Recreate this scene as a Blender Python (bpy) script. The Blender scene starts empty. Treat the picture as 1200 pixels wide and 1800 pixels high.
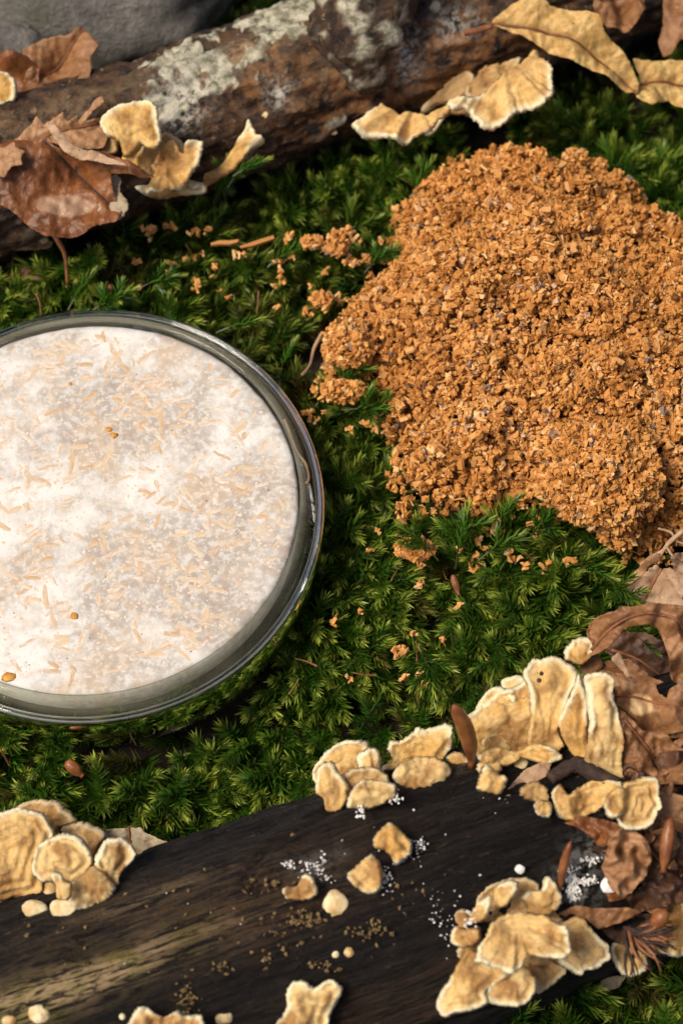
import bpy, math, random
import numpy as np
from mathutils import Vector, Matrix, Euler
from mathutils.geometry import delaunay_2d_cdt

random.seed(7)
rng = np.random.default_rng(7)
scene = bpy.context.scene
COL = scene.collection
scene.unit_settings.scale_length = 0.1          # one unit is one decimetre (macro scene)

# ------------------------------------------------------------------ camera
ELEV = math.radians(63.0)
DIST = 4.4
cam_d = bpy.data.cameras.new('camera')
cam = bpy.data.objects.new('camera', cam_d); COL.objects.link(cam)
cam_d.sensor_fit = 'VERTICAL'; cam_d.sensor_height = 36.0
cam_d.lens = 36.0 * DIST / 2.1
cam_d.clip_start = 0.05; cam_d.clip_end = 500
cam.location = (0, -DIST * math.cos(ELEV), DIST * math.sin(ELEV))
cam.rotation_euler = (math.pi / 2 - ELEV, 0, 0)
cam_d.dof.use_dof = True
cam_d.dof.focus_distance = 4.12
cam_d.dof.aperture_fstop = 2.1
scene.camera = cam

# ------------------------------------------------------------------ sky, sun, exposure
SUN_DIR = Vector((-0.50, -0.16, 0.85)).normalized()      # towards the sun
world = bpy.data.worlds.new('World'); scene.world = world
world.use_nodes = True
wn = world.node_tree
sky = wn.nodes.new('ShaderNodeTexSky'); sky.sky_type = 'NISHITA'; sky.sun_disc = False
sky.sun_elevation = math.asin(SUN_DIR.z)
sky.sun_rotation = math.atan2(SUN_DIR.x, SUN_DIR.y)
sky.air_density = 0.6; sky.dust_density = 4.0; sky.ozone_density = 0.3
wn.links.new(sky.outputs[0], wn.nodes['Background'].inputs[0])
wn.nodes['Background'].inputs[1].default_value = 0.05
sun_d = bpy.data.lights.new('sun', 'SUN'); sun_d.energy = 1.5; sun_d.angle = math.radians(22)
sun_d.color = (1.0, 0.915, 0.78)
sun = bpy.data.objects.new('sun', sun_d); COL.objects.link(sun)
sun.rotation_euler = SUN_DIR.to_track_quat('Z', 'Y').to_euler()
sun.location = SUN_DIR * 8
scene.view_settings.view_transform = 'Standard'
scene.view_settings.look = 'None'
scene.view_settings.exposure = 1.2
scene.view_settings.gamma = 1.0
scene.cycles.max_bounces = 12
scene.cycles.transparent_max_bounces = 16
scene.cycles.use_denoising = True

# ------------------------------------------------------------------ projection: a place in the photo to a place in the world
CAM = np.array(cam.location)
FW = np.array((0, math.cos(ELEV), -math.sin(ELEV)))
UP = np.array((0, math.sin(ELEV), math.cos(ELEV)))
RT = np.array((1.0, 0, 0))
S0 = 2.1 / DIST / 1800.0
def rays(q):
    q = np.asarray(q, float).reshape(-1, 2)
    d = FW[None] + RT[None] * ((q[:, :1] - 600) * S0) + UP[None] * ((900 - q[:, 1:2]) * S0)
    return d
def on_plane(q, anchor, n):
    d = rays(q); n = np.asarray(n, float); a = np.asarray(anchor, float)
    t = ((a - CAM) @ n) / (d @ n)
    return CAM[None] + d * t[:, None]
def P(x, y, z=0.0):
    return on_plane([(x, y)], (0, 0, z), (0, 0, 1))[0]
def to_px(p):
    v = np.asarray(p, float) - CAM
    w = v @ FW
    return 600 + (v @ RT) / w / S0, 900 - (v @ UP) / w / S0
def unit(v):
    v = np.asarray(v, float); return v / np.linalg.norm(v)
TOCAM = -FW
def facing(up=0.3, right=0.0, cam_w=1.0):
    return unit(TOCAM * cam_w + np.array((0, 0, 1.0)) * up + RT * right)
def ZM(ox, oy, s, pts):
    return [(ox + p[0] / s, oy + p[1] / s) + tuple(p[2:]) for p in pts]

# ------------------------------------------------------------------ numpy noise
_perm = rng.permutation(256); _perm = np.concatenate([_perm, _perm, _perm])
_grad = rng.normal(size=(256, 3)); _grad /= np.linalg.norm(_grad, axis=1)[:, None]
def noise3(p):
    p = np.asarray(p, float); i = np.floor(p).astype(int); f = p - i; i &= 255
    u = f * f * f * (f * (f * 6 - 15) + 10)
    def g(dx, dy, dz):
        h = _perm[_perm[_perm[(i[:, 0] + dx) & 255] + ((i[:, 1] + dy) & 255)] + ((i[:, 2] + dz) & 255)]
        gr = _grad[h]
        return gr[:, 0] * (f[:, 0] - dx) + gr[:, 1] * (f[:, 1] - dy) + gr[:, 2] * (f[:, 2] - dz)
    def L(a, b, t): return a + (b - a) * t
    x00 = L(g(0, 0, 0), g(1, 0, 0), u[:, 0]); x10 = L(g(0, 1, 0), g(1, 1, 0), u[:, 0])
    x01 = L(g(0, 0, 1), g(1, 0, 1), u[:, 0]); x11 = L(g(0, 1, 1), g(1, 1, 1), u[:, 0])
    return L(L(x00, x10, u[:, 1]), L(x01, x11, u[:, 1]), u[:, 2]) * 1.6
def fbm(p, octaves=4, gain=0.5):
    p = np.asarray(p, float); a = 1.0; s = np.zeros(len(p)); k = 1.0
    for o in range(octaves):
        s += a * noise3(p * k + 17.3 * o); a *= gain; k *= 2.03
    return s
def n2(q, scale, seed=0.0, octaves=3):
    q = np.asarray(q, float).reshape(-1, 2)
    return fbm(np.column_stack([q * scale, np.full(len(q), seed * 3.71 + 0.37)]), octaves)
def sstep(a, b, x):
    t = np.clip((x - a) / (b - a), 0, 1); return t * t * (3 - 2 * t)

# ------------------------------------------------------------------ object helpers
def link(o, parent=None):
    COL.objects.link(o)
    if parent is not None: o.parent = parent
    return o
def tag(o, label=None, cat=None, group=None, kind=None):
    if label: o['label'] = label
    if cat: o['category'] = cat
    if group: o['group'] = group
    if kind: o['kind'] = kind
    return o
def empty(name, loc, label, cat, group=None):
    o = bpy.data.objects.new(name, None); link(o)
    o.location = tuple(loc); o.empty_display_size = 0.02
    return tag(o, label, cat, group)
def build(name, V, F, mat, parent=None, attrs=None, smooth=True, origin=None):
    """one mesh object; V in world space, stored relative to its thing's base"""
    V = np.asarray(V, float)
    if parent is not None: org = np.array(parent.location if parent.parent is None else parent.parent.location)
    else: org = np.array(origin) if origin is not None else np.array((V[:, 0].mean(), V[:, 1].mean(), V[:, 2].min()))
    me = bpy.data.meshes.new(name)
    me.from_pydata((V - org).tolist(), [], [tuple(int(i) for i in f) for f in F])
    me.materials.append(mat)
    for k, a in (attrs or {}).items():
        at = me.attributes.new(k, 'FLOAT', 'POINT'); at.data.foreach_set('value', np.asarray(a, np.float32))
    if smooth: me.polygons.foreach_set('use_smooth', [True] * len(me.polygons))
    me.update()
    o = bpy.data.objects.new(name, me); link(o, parent)
    if parent is None: o.location = tuple(org)
    return o
def build_np(name, V, T, mat, attrs=None, smooth=False, parent=None, origin=(0, 0, 0)):
    """large triangle soup, quick path"""
    V = np.asarray(V, np.float32) - np.asarray(origin, np.float32); T = np.asarray(T, np.int32)
    me = bpy.data.meshes.new(name)
    me.vertices.add(len(V)); me.vertices.foreach_set('co', V.ravel())
    me.loops.add(T.size); me.loops.foreach_set('vertex_index', T.ravel())
    me.polygons.add(len(T)); me.polygons.foreach_set('loop_start', np.arange(0, T.size, T.shape[1], dtype=np.int32))
    me.update(calc_edges=True)
    me.polygons.foreach_set('use_smooth', np.full(len(T), smooth))
    for k, a in (attrs or {}).items():
        at = me.attributes.new(k, 'FLOAT', 'POINT'); at.data.foreach_set('value', np.asarray(a, np.float32))
    me.materials.append(mat); me.update()
    o = bpy.data.objects.new(name, me); link(o, parent)
    if parent is None: o.location = tuple(origin)
    return o
def tube(pts, radii, n=8, bumps=0.0):
    pts = np.asarray(pts, float); V = []; F = []
    m = len(pts)
    t0 = unit(pts[1] - pts[0]); a = unit(np.cross(t0, (0.13, 0.3, 0.94)))
    for i in range(m):
        t = unit(pts[min(i + 1, m - 1)] - pts[max(i - 1, 0)])
        a = unit(a - t * (a @ t)); b = np.cross(t, a)
        for k in range(n):
            w = 2 * math.pi * k / n
            r = radii[i] * (1 + bumps * random.uniform(-1, 1))
            V.append(pts[i] + a * math.cos(w) * r + b * math.sin(w) * r)
    for i in range(m - 1):
        for k in range(n):
            F.append((i * n + k, i * n + (k + 1) % n, (i + 1) * n + (k + 1) % n, (i + 1) * n + k))
    F.append(tuple(range(n - 1, -1, -1))); F.append(tuple(range((m - 1) * n, m * n)))
    return np.array(V), F
def smooth_path(pts, k=6):
    pts = [np.asarray(p, float) for p in pts]; out = []
    for i in range(len(pts) - 1):
        p0 = pts[max(i - 1, 0)]; p1 = pts[i]; p2 = pts[i + 1]; p3 = pts[min(i + 2, len(pts) - 1)]
        for j in range(k):
            t = j / k
            out.append(0.5 * ((2 * p1) + (-p0 + p2) * t + (2 * p0 - 5 * p1 + 4 * p2 - p3) * t * t + (-p0 + 3 * p1 - 3 * p2 + p3) * t ** 3))
    out.append(pts[-1]); return np.array(out)

# ------------------------------------------------------------------ material helpers
class M:
    def __init__(s, name):
        s.m = bpy.data.materials.new(name); s.m.use_nodes = True
        s.t = s.m.node_tree; s.b = s.t.nodes['Principled BSDF']; s.out = s.t.nodes['Material Output']
        s.co = s.t.nodes.new('ShaderNodeTexCoord').outputs['Object']
    def n(s, typ, **kw):
        x = s.t.nodes.new(typ)
        for k, v in kw.items(): setattr(x, k, v)
        return x
    def l(s, a, b): s.t.links.new(a, b)
    def put(s, sock, v):
        if hasattr(v, 'is_linked') or hasattr(v, 'links'): s.l(v, sock)
        elif isinstance(v, tuple) and len(v) == 3 and sock.type == 'RGBA': sock.default_value = (*v, 1)
        else: sock.default_value = v
    def noise(s, scale, detail=4, rough=0.55, co=None, dist=0.0):
        x = s.n('ShaderNodeTexNoise'); x.inputs['Scale'].default_value = scale
        x.inputs['Detail'].default_value = detail; x.inputs['Roughness'].default_value = rough
        x.inputs['Distortion'].default_value = dist
        s.l(co if co is not None else s.co, x.inputs['Vector']); return x.outputs['Fac']
    def voro(s, scale, co=None, out='Distance', feature='F1', rnd=1.0):
        x = s.n('ShaderNodeTexVoronoi', feature=feature); x.inputs['Scale'].default_value = scale
        x.inputs['Randomness'].default_value = rnd
        s.l(co if co is not None else s.co, x.inputs['Vector']); return x.outputs[out]
    def scaled(s, v):
        x = s.n('ShaderNodeMapping'); x.inputs['Scale'].default_value = v; s.l(s.co, x.inputs['Vector']); return x.outputs[0]
    def mr(s, v, a, b, c=0.0, d=1.0):
        x = s.n('ShaderNodeMapRange'); x.interpolation_type = 'SMOOTHSTEP'
        s.put(x.inputs['Value'], v)
        x.inputs['From Min'].default_value = a; x.inputs['From Max'].default_value = b
        x.inputs['To Min'].default_value = c; x.inputs['To Max'].default_value = d
        return x.outputs['Result']
    def math(s, op, a, b=0.0):
        x = s.n('ShaderNodeMath', operation=op); s.put(x.inputs[0], a); s.put(x.inputs[1], b); return x.outputs[0]
    def mix(s, f, a, b, mode='MIX'):
        x = s.n('ShaderNodeMix', data_type='RGBA', blend_type=mode)
        s.put(x.inputs[0], f); s.put(x.inputs[6], a); s.put(x.inputs[7], b); return x.outputs[2]
    def attr(s, name, typ='GEOMETRY', out='Fac'):
        x = s.n('ShaderNodeAttribute', attribute_name=name, attribute_type=typ); return x.outputs[out]
    def rand(s): return s.n('ShaderNodeObjectInfo').outputs['Random']
    def bump(s, h, strength=0.5, dist=0.01):
        x = s.n('ShaderNodeBump'); x.inputs['Strength'].default_value = strength; x.inputs['Distance'].default_value = dist
        s.l(h, x.inputs['Height']); s.l(x.outputs[0], s.b.inputs['Normal']); return x.outputs[0]
    def col(s, c): s.put(s.b.inputs['Base Color'], c)
    def set(s, **kw):
        for k, v in kw.items(): s.put(s.b.inputs[k.replace('_', ' ')], v)

def mat_soil():
    m = M('soil'); a = m.noise(9, 6); c = m.mix(a, (0.006, 0.004, 0.003), (0.035, 0.02, 0.011)); m.col(c)
    m.set(Roughness=0.9); m.bump(m.noise(60, 5), 0.8, 0.01); return m.m
def mat_moss():
    m = M('moss_leaf'); age = m.attr('age'); hue = m.attr('hue', 'INSTANCER'); r = m.rand()
    base = m.mix(m.mr(age, 0.12, 0.42), (0.045, 0.035, 0.009), (0.042, 0.125, 0.008))
    c = m.mix(m.mr(age, 0.6, 1.03), base, (0.47, 0.53, 0.07))
    c = m.mix(m.mr(r, 0.3, 1.0, 0.0, 0.5), c, (0.09, 0.165, 0.012))
    c = m.mix(hue, c, (0.10, 0.06, 0.02))
    m.col(c); m.set(Roughness=0.42, Specular_IOR_Level=0.45)
    tr = m.n('ShaderNodeBsdfTranslucent'); m.l(c, tr.inputs[0])
    mx = m.n('ShaderNodeMixShader'); mx.inputs[0].default_value = 0.3
    m.l(m.b.outputs[0], mx.inputs[1]); m.l(tr.outputs[0], mx.inputs[2]); m.l(mx.outputs[0], m.out.inputs['Surface'])
    return m.m
def mat_front_log():
    m = M('decayed_wood_dark'); co = m.scaled((2.2, 26, 26))
    f = m.noise(3.2, 6, 0.65, co); f2 = m.noise(1.1, 4, 0.6, m.scaled((5, 20, 20)))
    c = m.mix(m.mr(f, 0.46, 0.78), (0.0045, 0.0032, 0.0027), (0.022, 0.013, 0.008))
    c = m.mix(m.mr(f2, 0.62, 0.76, 0, 0.45), c, (0.045, 0.025, 0.014))
    c = m.mix(m.mr(m.noise(6.5, 5, 0.7, m.scaled((3, 22, 22))), 0.62, 0.69, 0, 0.6), c, (0.15, 0.092, 0.048))
    c = m.mix(m.mr(m.noise(5.0, 5, 0.7, m.scaled((2.4, 34, 34))), 0.56, 0.64, 0, 0.5), c, (0.034, 0.02, 0.013))
    fine = m.math('ADD', m.math('MULTIPLY', m.noise(4.2, 6, 0.72, co), 0.6), m.math('MULTIPLY', m.noise(5.5, 6, 0.75, m.scaled((4, 40, 40))), 0.4))
    st = m.math('MULTIPLY', m.attr('pale'), m.mr(fine, 0.455, 0.53))
    pc = m.mix(m.mr(m.noise(14, 3), 0.4, 0.62), (0.52, 0.36, 0.19), (0.33, 0.26, 0.085))
    c = m.mix(st, c, pc)
    br = m.math('MULTIPLY', m.attr('brown'), m.mr(fine, 0.4, 0.65)); c = m.mix(br, c, (0.11, 0.055, 0.026))
    w = m.math('MULTIPLY', m.attr('white'), m.mr(m.noise(45, 5, 0.7), 0.42, 0.6)); c = m.mix(w, c, (0.5, 0.48, 0.43))
    m.col(c); m.set(Roughness=m.mr(f, 0.3, 0.7, 0.34, 0.66), Specular_IOR_Level=0.32)
    h = m.math('ADD', m.noise(5, 8, 0.7, co), m.math('MULTIPLY', m.noise(120, 3), 0.4)); m.bump(h, 1.0, 0.016); return m.m
def mat_back_log():
    m = M('bark_with_lichen'); co = m.scaled((5, 20, 20))
    f = m.noise(2.4, 7, 0.65, co); g = m.noise(26, 6, 0.65)
    c = m.mix(m.mr(f, 0.4, 0.68), (0.010, 0.007, 0.006), (0.06, 0.03, 0.015))
    c = m.mix(m.math('MULTIPLY', m.attr('brown'), m.mr(g, 0.4, 0.6)), c, (0.30, 0.13, 0.04))
    c = m.mix(m.math('MULTIPLY', m.attr('tan'), m.mr(m.noise(34, 5, 0.7), 0.4, 0.58)), c, (0.42, 0.30, 0.16))
    lc = m.mix(m.mr(m.noise(40, 5, 0.7), 0.35, 0.62), (0.15, 0.14, 0.085), (0.58, 0.53, 0.39))
    c = m.mix(m.mr(m.noise(60, 6, 0.75), 0.56, 0.66, 0, 0.75), c, (0.34, 0.22, 0.11))
    c = m.mix(m.mr(m.noise(11, 5, 0.6), 0.54, 0.66, 0, 0.55), c, (0.13, 0.085, 0.06))
    c = m.mix(m.mr(m.attr('lichen'), 0.42, 0.66), c, lc)
    c = m.mix(m.math('MULTIPLY', m.attr('white'), m.mr(m.noise(60, 5, 0.75), 0.42, 0.58)), c, (0.62, 0.59, 0.5))
    m.col(c); m.set(Roughness=0.7, Specular_IOR_Level=0.35)
    h = m.math('ADD', f, m.math('MULTIPLY', m.noise(60, 6, 0.7), 0.8)); m.bump(h, 0.8, 0.014); return m.m
def mat_cap(name='fungus_flesh', dark=0.0):
    m = M(name); rim = m.attr('rim'); base = m.attr('base'); st = m.attr('stain')
    n1 = m.noise(26, 5, 0.6); nf = m.noise(150, 4, 0.7)
    body = m.mix(m.mr(n1, 0.36, 0.66), (0.66, 0.375, 0.10), (0.86, 0.59, 0.235))
    rv = m.rand(); body = m.mix(m.mr(rv, 0.0, 1.0, 0.0, 0.5), body, (0.86, 0.66, 0.33)); body = m.mix(m.mr(m.math('FRACT', m.math('MULTIPLY', rv, 5.7)), 0.5, 1.0, 0.0, 0.4), body, (0.62, 0.32, 0.075))
    body = m.mix(m.math('MULTIPLY', m.mr(st, 0.45, 0.95), 0.85), body, (0.36, 0.17, 0.05))
    zone = m.n('ShaderNodeMath', operation='SINE'); m.put(zone.inputs[0], m.math('MULTIPLY', m.math('ADD', rim, m.math('MULTIPLY', n1, 7.0)), 0.62))
    body = m.mix(m.mr(zone.outputs[0], 0.1, 1.0, 0, 0.26), body, (0.50, 0.255, 0.07))
    if dark: body = m.mix(dark, body, (0.33, 0.17, 0.065))
    w = m.math('ADD', rim, m.math('MULTIPLY', m.math('SUBTRACT', m.noise(60, 4, 0.6), 0.5), 14.0))
    c = m.mix(m.mr(w, 3.0, 15.0, 0.9 if not dark else 0.4, 0.0), body, (0.95, 0.83, 0.54))
    c = m.mix(m.mr(m.voro(48), 0.03, 0.085, 0.85, 0.0), c, (0.05, 0.03, 0.018))
    c = m.mix(m.mr(nf, 0.52, 0.7, 0, 0.3), c, (0.93, 0.83, 0.62))
    c = m.mix(m.mr(m.noise(75, 4, 0.7), 0.56, 0.72, 0, 0.35), c, (0.46, 0.23, 0.07))
    m.col(c); m.set(Roughness=0.78, Specular_IOR_Level=0.25, Subsurface_Weight=0.18, Subsurface_Scale=0.012)
    m.b.inputs['Subsurface Radius'].default_value = (1.0, 0.55, 0.25)
    h = m.math('ADD', m.noise(110, 6, 0.75), m.math('MULTIPLY', m.noise(34, 4, 0.6), 0.5)); m.bump(h, 0.7, 0.010); return m.m
def mat_leaf(name, c1, c2, spot=None, vein=(0.09, 0.04, 0.02), gloss=0.5):
    m = M(name); g = m.noise(13, 6, 0.65); f = m.noise(70, 5, 0.7)
    c = m.mix(m.mr(g, 0.34, 0.66), c1, c2)
    c = m.mix(m.mr(f, 0.48, 0.7, 0, 0.6), c, tuple(x * 0.4 for x in c1))
    c = m.mix(m.mr(m.noise(30, 5, 0.7), 0.56, 0.7, 0, 0.45), c, tuple(min(0.8, x * 1.5) for x in c2))
    c = m.mix(m.math('MULTIPLY', m.attr('vein'), 0.75), c, vein)
    c = m.mix(m.mr(m.voro(24), 0.03, 0.075, 0.85, 0), c, (0.018, 0.01, 0.007))
    if spot: c = m.mix(m.attr('spot'), c, spot)
    m.col(c); m.set(Roughness=gloss, Specular_IOR_Level=0.4)
    tr = m.n('ShaderNodeBsdfTranslucent'); m.l(c, tr.inputs[0]); mx = m.n('ShaderNodeMixShader'); mx.inputs[0].default_value = 0.15
    m.l(m.b.outputs[0], mx.inputs[1]); m.l(tr.outputs[0], mx.inputs[2]); m.l(mx.outputs[0], m.out.inputs['Surface'])
    nb = m.bump(m.math('ADD', m.math('MULTIPLY', m.voro(95, feature='DISTANCE_TO_EDGE'), 0.5), m.noise(40, 6, 0.7)), 0.45, 0.006); return m.m
def mat_rock():
    m = M('grey_stone'); g = m.noise(7, 8, 0.65); f = m.noise(55, 6, 0.7)
    c = m.mix(m.mr(g, 0.35, 0.65), (0.11, 0.10, 0.088), (0.28, 0.255, 0.225)); c = m.mix(m.mr(f, 0.55, 0.75, 0, 0.6), c, (0.36, 0.33, 0.27))
    c = m.mix(m.mr(m.noise(5, 4), 0.5, 0.7, 0, 0.5), c, (0.085, 0.085, 0.045))
    m.col(c); m.set(Roughness=0.75); m.bump(m.math('ADD', f, g), 0.9, 0.02); return m.m
def mat_simple(name, c1, c2, scale=60, rough=0.6, bump=0.4, bd=0.005, spec=0.35, sss=0):
    m = M(name); m.col(m.mix(m.mr(m.noise(scale, 5, 0.65), 0.35, 0.65), c1, c2)); m.set(Roughness=rough, Specular_IOR_Level=spec)
    if sss: m.set(Subsurface_Weight=sss, Subsurface_Scale=0.01)
    m.bump(m.noise(scale * 2, 5, 0.7), bump, bd); return m.m
def mat_chip():
    m = M('sawdust_wood'); t = m.attr('tint'); g = m.noise(90, 3)
    c = m.n('ShaderNodeValToRGB'); e = c.color_ramp
    stops = [(0.0, (0.10, 0.042, 0.014)), (0.05, (0.27, 0.10, 0.02)), (0.35, (0.52, 0.225, 0.055)), (0.72, (0.69, 0.34, 0.10)), (0.92, (0.80, 0.50, 0.22)), (0.965, (0.56, 0.38, 0.25)), (1.0, (0.17, 0.12, 0.10))]
    while len(e.elements) < len(stops): e.elements.new(0.5)
    for x, (p, k) in zip(e.elements, stops): x.position = p; x.color = (*k, 1)
    m.l(t, c.inputs[0]); m.col(m.mix(m.mr(g, 0.45, 0.7, 0, 0.5), c.outputs[0], (0.38, 0.14, 0.03)))
    m.set(Roughness=0.8, Specular_IOR_Level=0.15); m.bump(m.noise(260, 3), 0.3, 0.003); return m.m
def mat_chip_single():
    m = M('wood_chip'); r = m.rand(); c = m.mix(r, (0.46, 0.19, 0.045), (0.68, 0.36, 0.13)); c = m.mix(m.mr(m.noise(120, 4), 0.45, 0.7, 0, 0.7), c, (0.33, 0.14, 0.05))
    m.col(c); m.set(Roughness=0.6, Specular_IOR_Level=0.3); m.bump(m.noise(180, 4), 0.5, 0.004); return m.m
def mat_culture():
    m = M('white_mycelium'); big = m.noise(5.5, 3, 0.5); med = m.noise(17, 5, 0.6, dist=0.6); fine = m.noise(70, 4, 0.65)
    cell = m.voro(42, feature='SMOOTH_F1')
    g = m.math('ADD', m.math('MULTIPLY', big, 1.15), m.math('MULTIPLY', med, 0.75))
    c = m.mix(m.mr(g, 0.74, 1.10), (0.80, 0.775, 0.735), (0.46, 0.40, 0.35))
    c = m.mix(m.mr(fine, 0.44, 0.62, 0, 0.6), c, (0.81, 0.795, 0.77))
    c = m.mix(m.mr(m.noise(34, 5, 0.65), 0.52, 0.66, 0, 0.55), c, (0.66, 0.52, 0.40))
    c = m.mix(m.math('MULTIPLY', m.mr(g, 0.9, 1.15), m.mr(cell, 0.08, 0.5, 0.6, 0)), c, (0.38, 0.29, 0.24))
    c = m.mix(m.math('MULTIPLY', m.mr(m.noise(9, 4, 0.6), 0.5, 0.66), m.mr(med, 0.35, 0.6, 0.0, 0.4)), c, (0.74, 0.55, 0.36))
    m.col(c); m.set(Roughness=0.85, Specular_IOR_Level=0.2); m.bump(m.noise(120, 5, 0.7), 0.25, 0.004); return m.m
def mat_flake():
    m = M('embedded_wood'); r = m.rand(); n = m.noise(55, 4, 0.7)
    c = m.mix(r, (0.55, 0.32, 0.13), (0.70, 0.48, 0.27)); k = m.math('FRACT', m.math('MULTIPLY', r, 7.31))
    veil = m.math('MULTIPLY', m.mr(n, 0.34, 0.6, 0.15, 1.0), m.mr(k, 0.0, 1.0, 0.35, 0.98))
    c = m.mix(veil, c, (0.76, 0.715, 0.66)); m.col(c); m.set(Roughness=0.8, Specular_IOR_Level=0.2)
    m.bump(m.noise(50, 4, 0.7, m.scaled((1, 1, 1))), 0.3, 0.003); return m.m
def mat_glass(name, tint):
    m = M(name); m.t.nodes.remove(m.b)
    g = m.n('ShaderNodeBsdfGlass'); g.inputs['IOR'].default_value = 1.49; g.inputs['Roughness'].default_value = 0.0; g.inputs['Color'].default_value = (*tint, 1)
    m.l(g.outputs[0], m.out.inputs['Surface']); return m.m
def mat_thin_glass(name, tint, film=0.0):
    # thin clear sheet: light passes straight through, the sky mirrors in it by Fresnel
    m = M(name); m.t.nodes.remove(m.b)
    tr = m.n('ShaderNodeBsdfTransparent'); tr.inputs[0].default_value = (*tint, 1)
    gl = m.n('ShaderNodeBsdfGlossy'); gl.inputs['Roughness'].default_value = 0.03
    lw = m.n('ShaderNodeLayerWeight'); lw.inputs[0].default_value = 0.5
    fr = m.math('ADD', m.math('MULTIPLY', m.math('POWER', lw.outputs['Facing'], 5.0), 0.9), 0.025)
    mx = m.n('ShaderNodeMixShader'); m.l(fr, mx.inputs[0]); m.l(tr.outputs[0], mx.inputs[1]); m.l(gl.outputs[0], mx.inputs[2])
    last = mx.outputs[0]
    if film:
        df = m.n('ShaderNodeBsdfDiffuse'); df.inputs[0].default_value = (0.46, 0.43, 0.32, 1)
        m2 = m.n('ShaderNodeMixShader'); m.l(m.mr(m.noise(9, 5, 0.6), 0.3, 0.7, film * 0.55, film * 1.3), m2.inputs[0]); m.l(last, m2.inputs[1]); m.l(df.outputs[0], m2.inputs[2]); last = m2.outputs[0]
    m.l(last, m.out.inputs['Surface']); return m.m

MAT = dict(soil=mat_soil(), moss=mat_moss(), front=mat_front_log(), back=mat_back_log(), cap=mat_cap(), capd=mat_cap('fungus_flesh_brown', 0.55),
    red=mat_leaf('red_brown_leaf', (0.15, 0.05, 0.016), (0.31, 0.115, 0.036), vein=(0.03, 0.012, 0.008), gloss=0.38, spot=(0.42, 0.25, 0.15)),
    oak=mat_leaf('brown_oak_leaf', (0.25, 0.11, 0.042), (0.38, 0.185, 0.078), spot=(0.70, 0.46, 0.22), vein=(0.14, 0.06, 0.03)),
    pale=mat_leaf('pale_dry_leaf', (0.42, 0.25, 0.14), (0.55, 0.36, 0.22), vein=(0.2, 0.10, 0.05), gloss=0.65),
    tan=mat_leaf('tan_beech_leaf', (0.56, 0.32, 0.09), (0.74, 0.49, 0.18), vein=(0.28, 0.14, 0.05)),
    pink=mat_leaf('pinkish_leaf', (0.32, 0.15, 0.062), (0.50, 0.275, 0.135), vein=(0.2, 0.09, 0.04), gloss=0.6),
    dark=mat_leaf('dark_rot_and_shade_leaf', (0.06, 0.028, 0.016), (0.14, 0.065, 0.033), gloss=0.55),  # rotting leaves, and the painted shade beneath the oak arch
    grey=mat_leaf('faded_grey_leaf', (0.40, 0.31, 0.19), (0.50, 0.40, 0.26), vein=(0.28, 0.2, 0.11), gloss=0.7),
    rock=mat_rock(), chip=mat_chip(), chip1=mat_chip_single(), culture=mat_culture(), flake=mat_flake(),
    bud=mat_simple('bud_scale', (0.16, 0.05, 0.016), (0.33, 0.13, 0.04), 22, 0.35, 0.25),
    twig=mat_simple('twig_bark', (0.02, 0.012, 0.009), (0.07, 0.036, 0.022), 45, 0.7, 0.7, 0.006),
    root=mat_simple('dry_root', (0.34, 0.2, 0.11), (0.5, 0.33, 0.2), 45, 0.7),
    needle=mat_simple('brown_needle', (0.14, 0.05, 0.02), (0.28, 0.11, 0.045), 40, 0.55),
    white=mat_simple('white_mycelium_grain', (0.72, 0.69, 0.64), (0.86, 0.84, 0.8), 80, 0.85, 0.3),
    frass=mat_simple('frass', (0.11, 0.07, 0.026), (0.25, 0.165, 0.07), 70, 0.8, 0.5),
    speck=mat_simple('dark_speck', (0.02, 0.012, 0.01), (0.10, 0.045, 0.025), 50, 0.6),
    orange=mat_simple('orange_grain', (0.5, 0.2, 0.02), (0.68, 0.34, 0.05), 50, 0.4),
    board=mat_simple('grey_board', (0.42, 0.42, 0.42), (0.48, 0.48, 0.48), 20, 0.7, 0.1),
    lid=mat_glass('lid_glass', (0.985, 0.992, 0.985)), plate=mat_thin_glass('base_plate_glass', (0.99, 0.99, 0.985)), side=mat_thin_glass('base_wall_glass', (0.94, 0.95, 0.92), 0.2))

# ------------------------------------------------------------------ ground
def ground_z(x, y):
    p = np.column_stack([np.asarray(x) * 2.1, np.asarray(y) * 2.1, np.full(len(x), 0.4)])
    z = -0.13 + 0.05 * fbm(p, 3)
    return z
g = np.concatenate([[-40, -15, -6, -3], np.linspace(-1.8, 2.4, 150), [3.4, 6, 15, 40]])
GX, GY = np.meshgrid(g, g); gx = GX.ravel(); gy = GY.ravel()
gz = ground_z(gx, gy) + 0.012 * fbm(np.column_stack([gx * 14, gy * 14, gx * 0]), 3)
k = len(g); T = []
idx = np.arange(k * k).reshape(k, k)
quads = np.stack([idx[:-1, :-1], idx[:-1, 1:], idx[1:, 1:], idx[1:, :-1]], -1).reshape(-1, 4)
o = build_np('ground', np.column_stack([gx, gy, gz]), quads, MAT['soil'], smooth=True)
tag(o, kind='structure')

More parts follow.
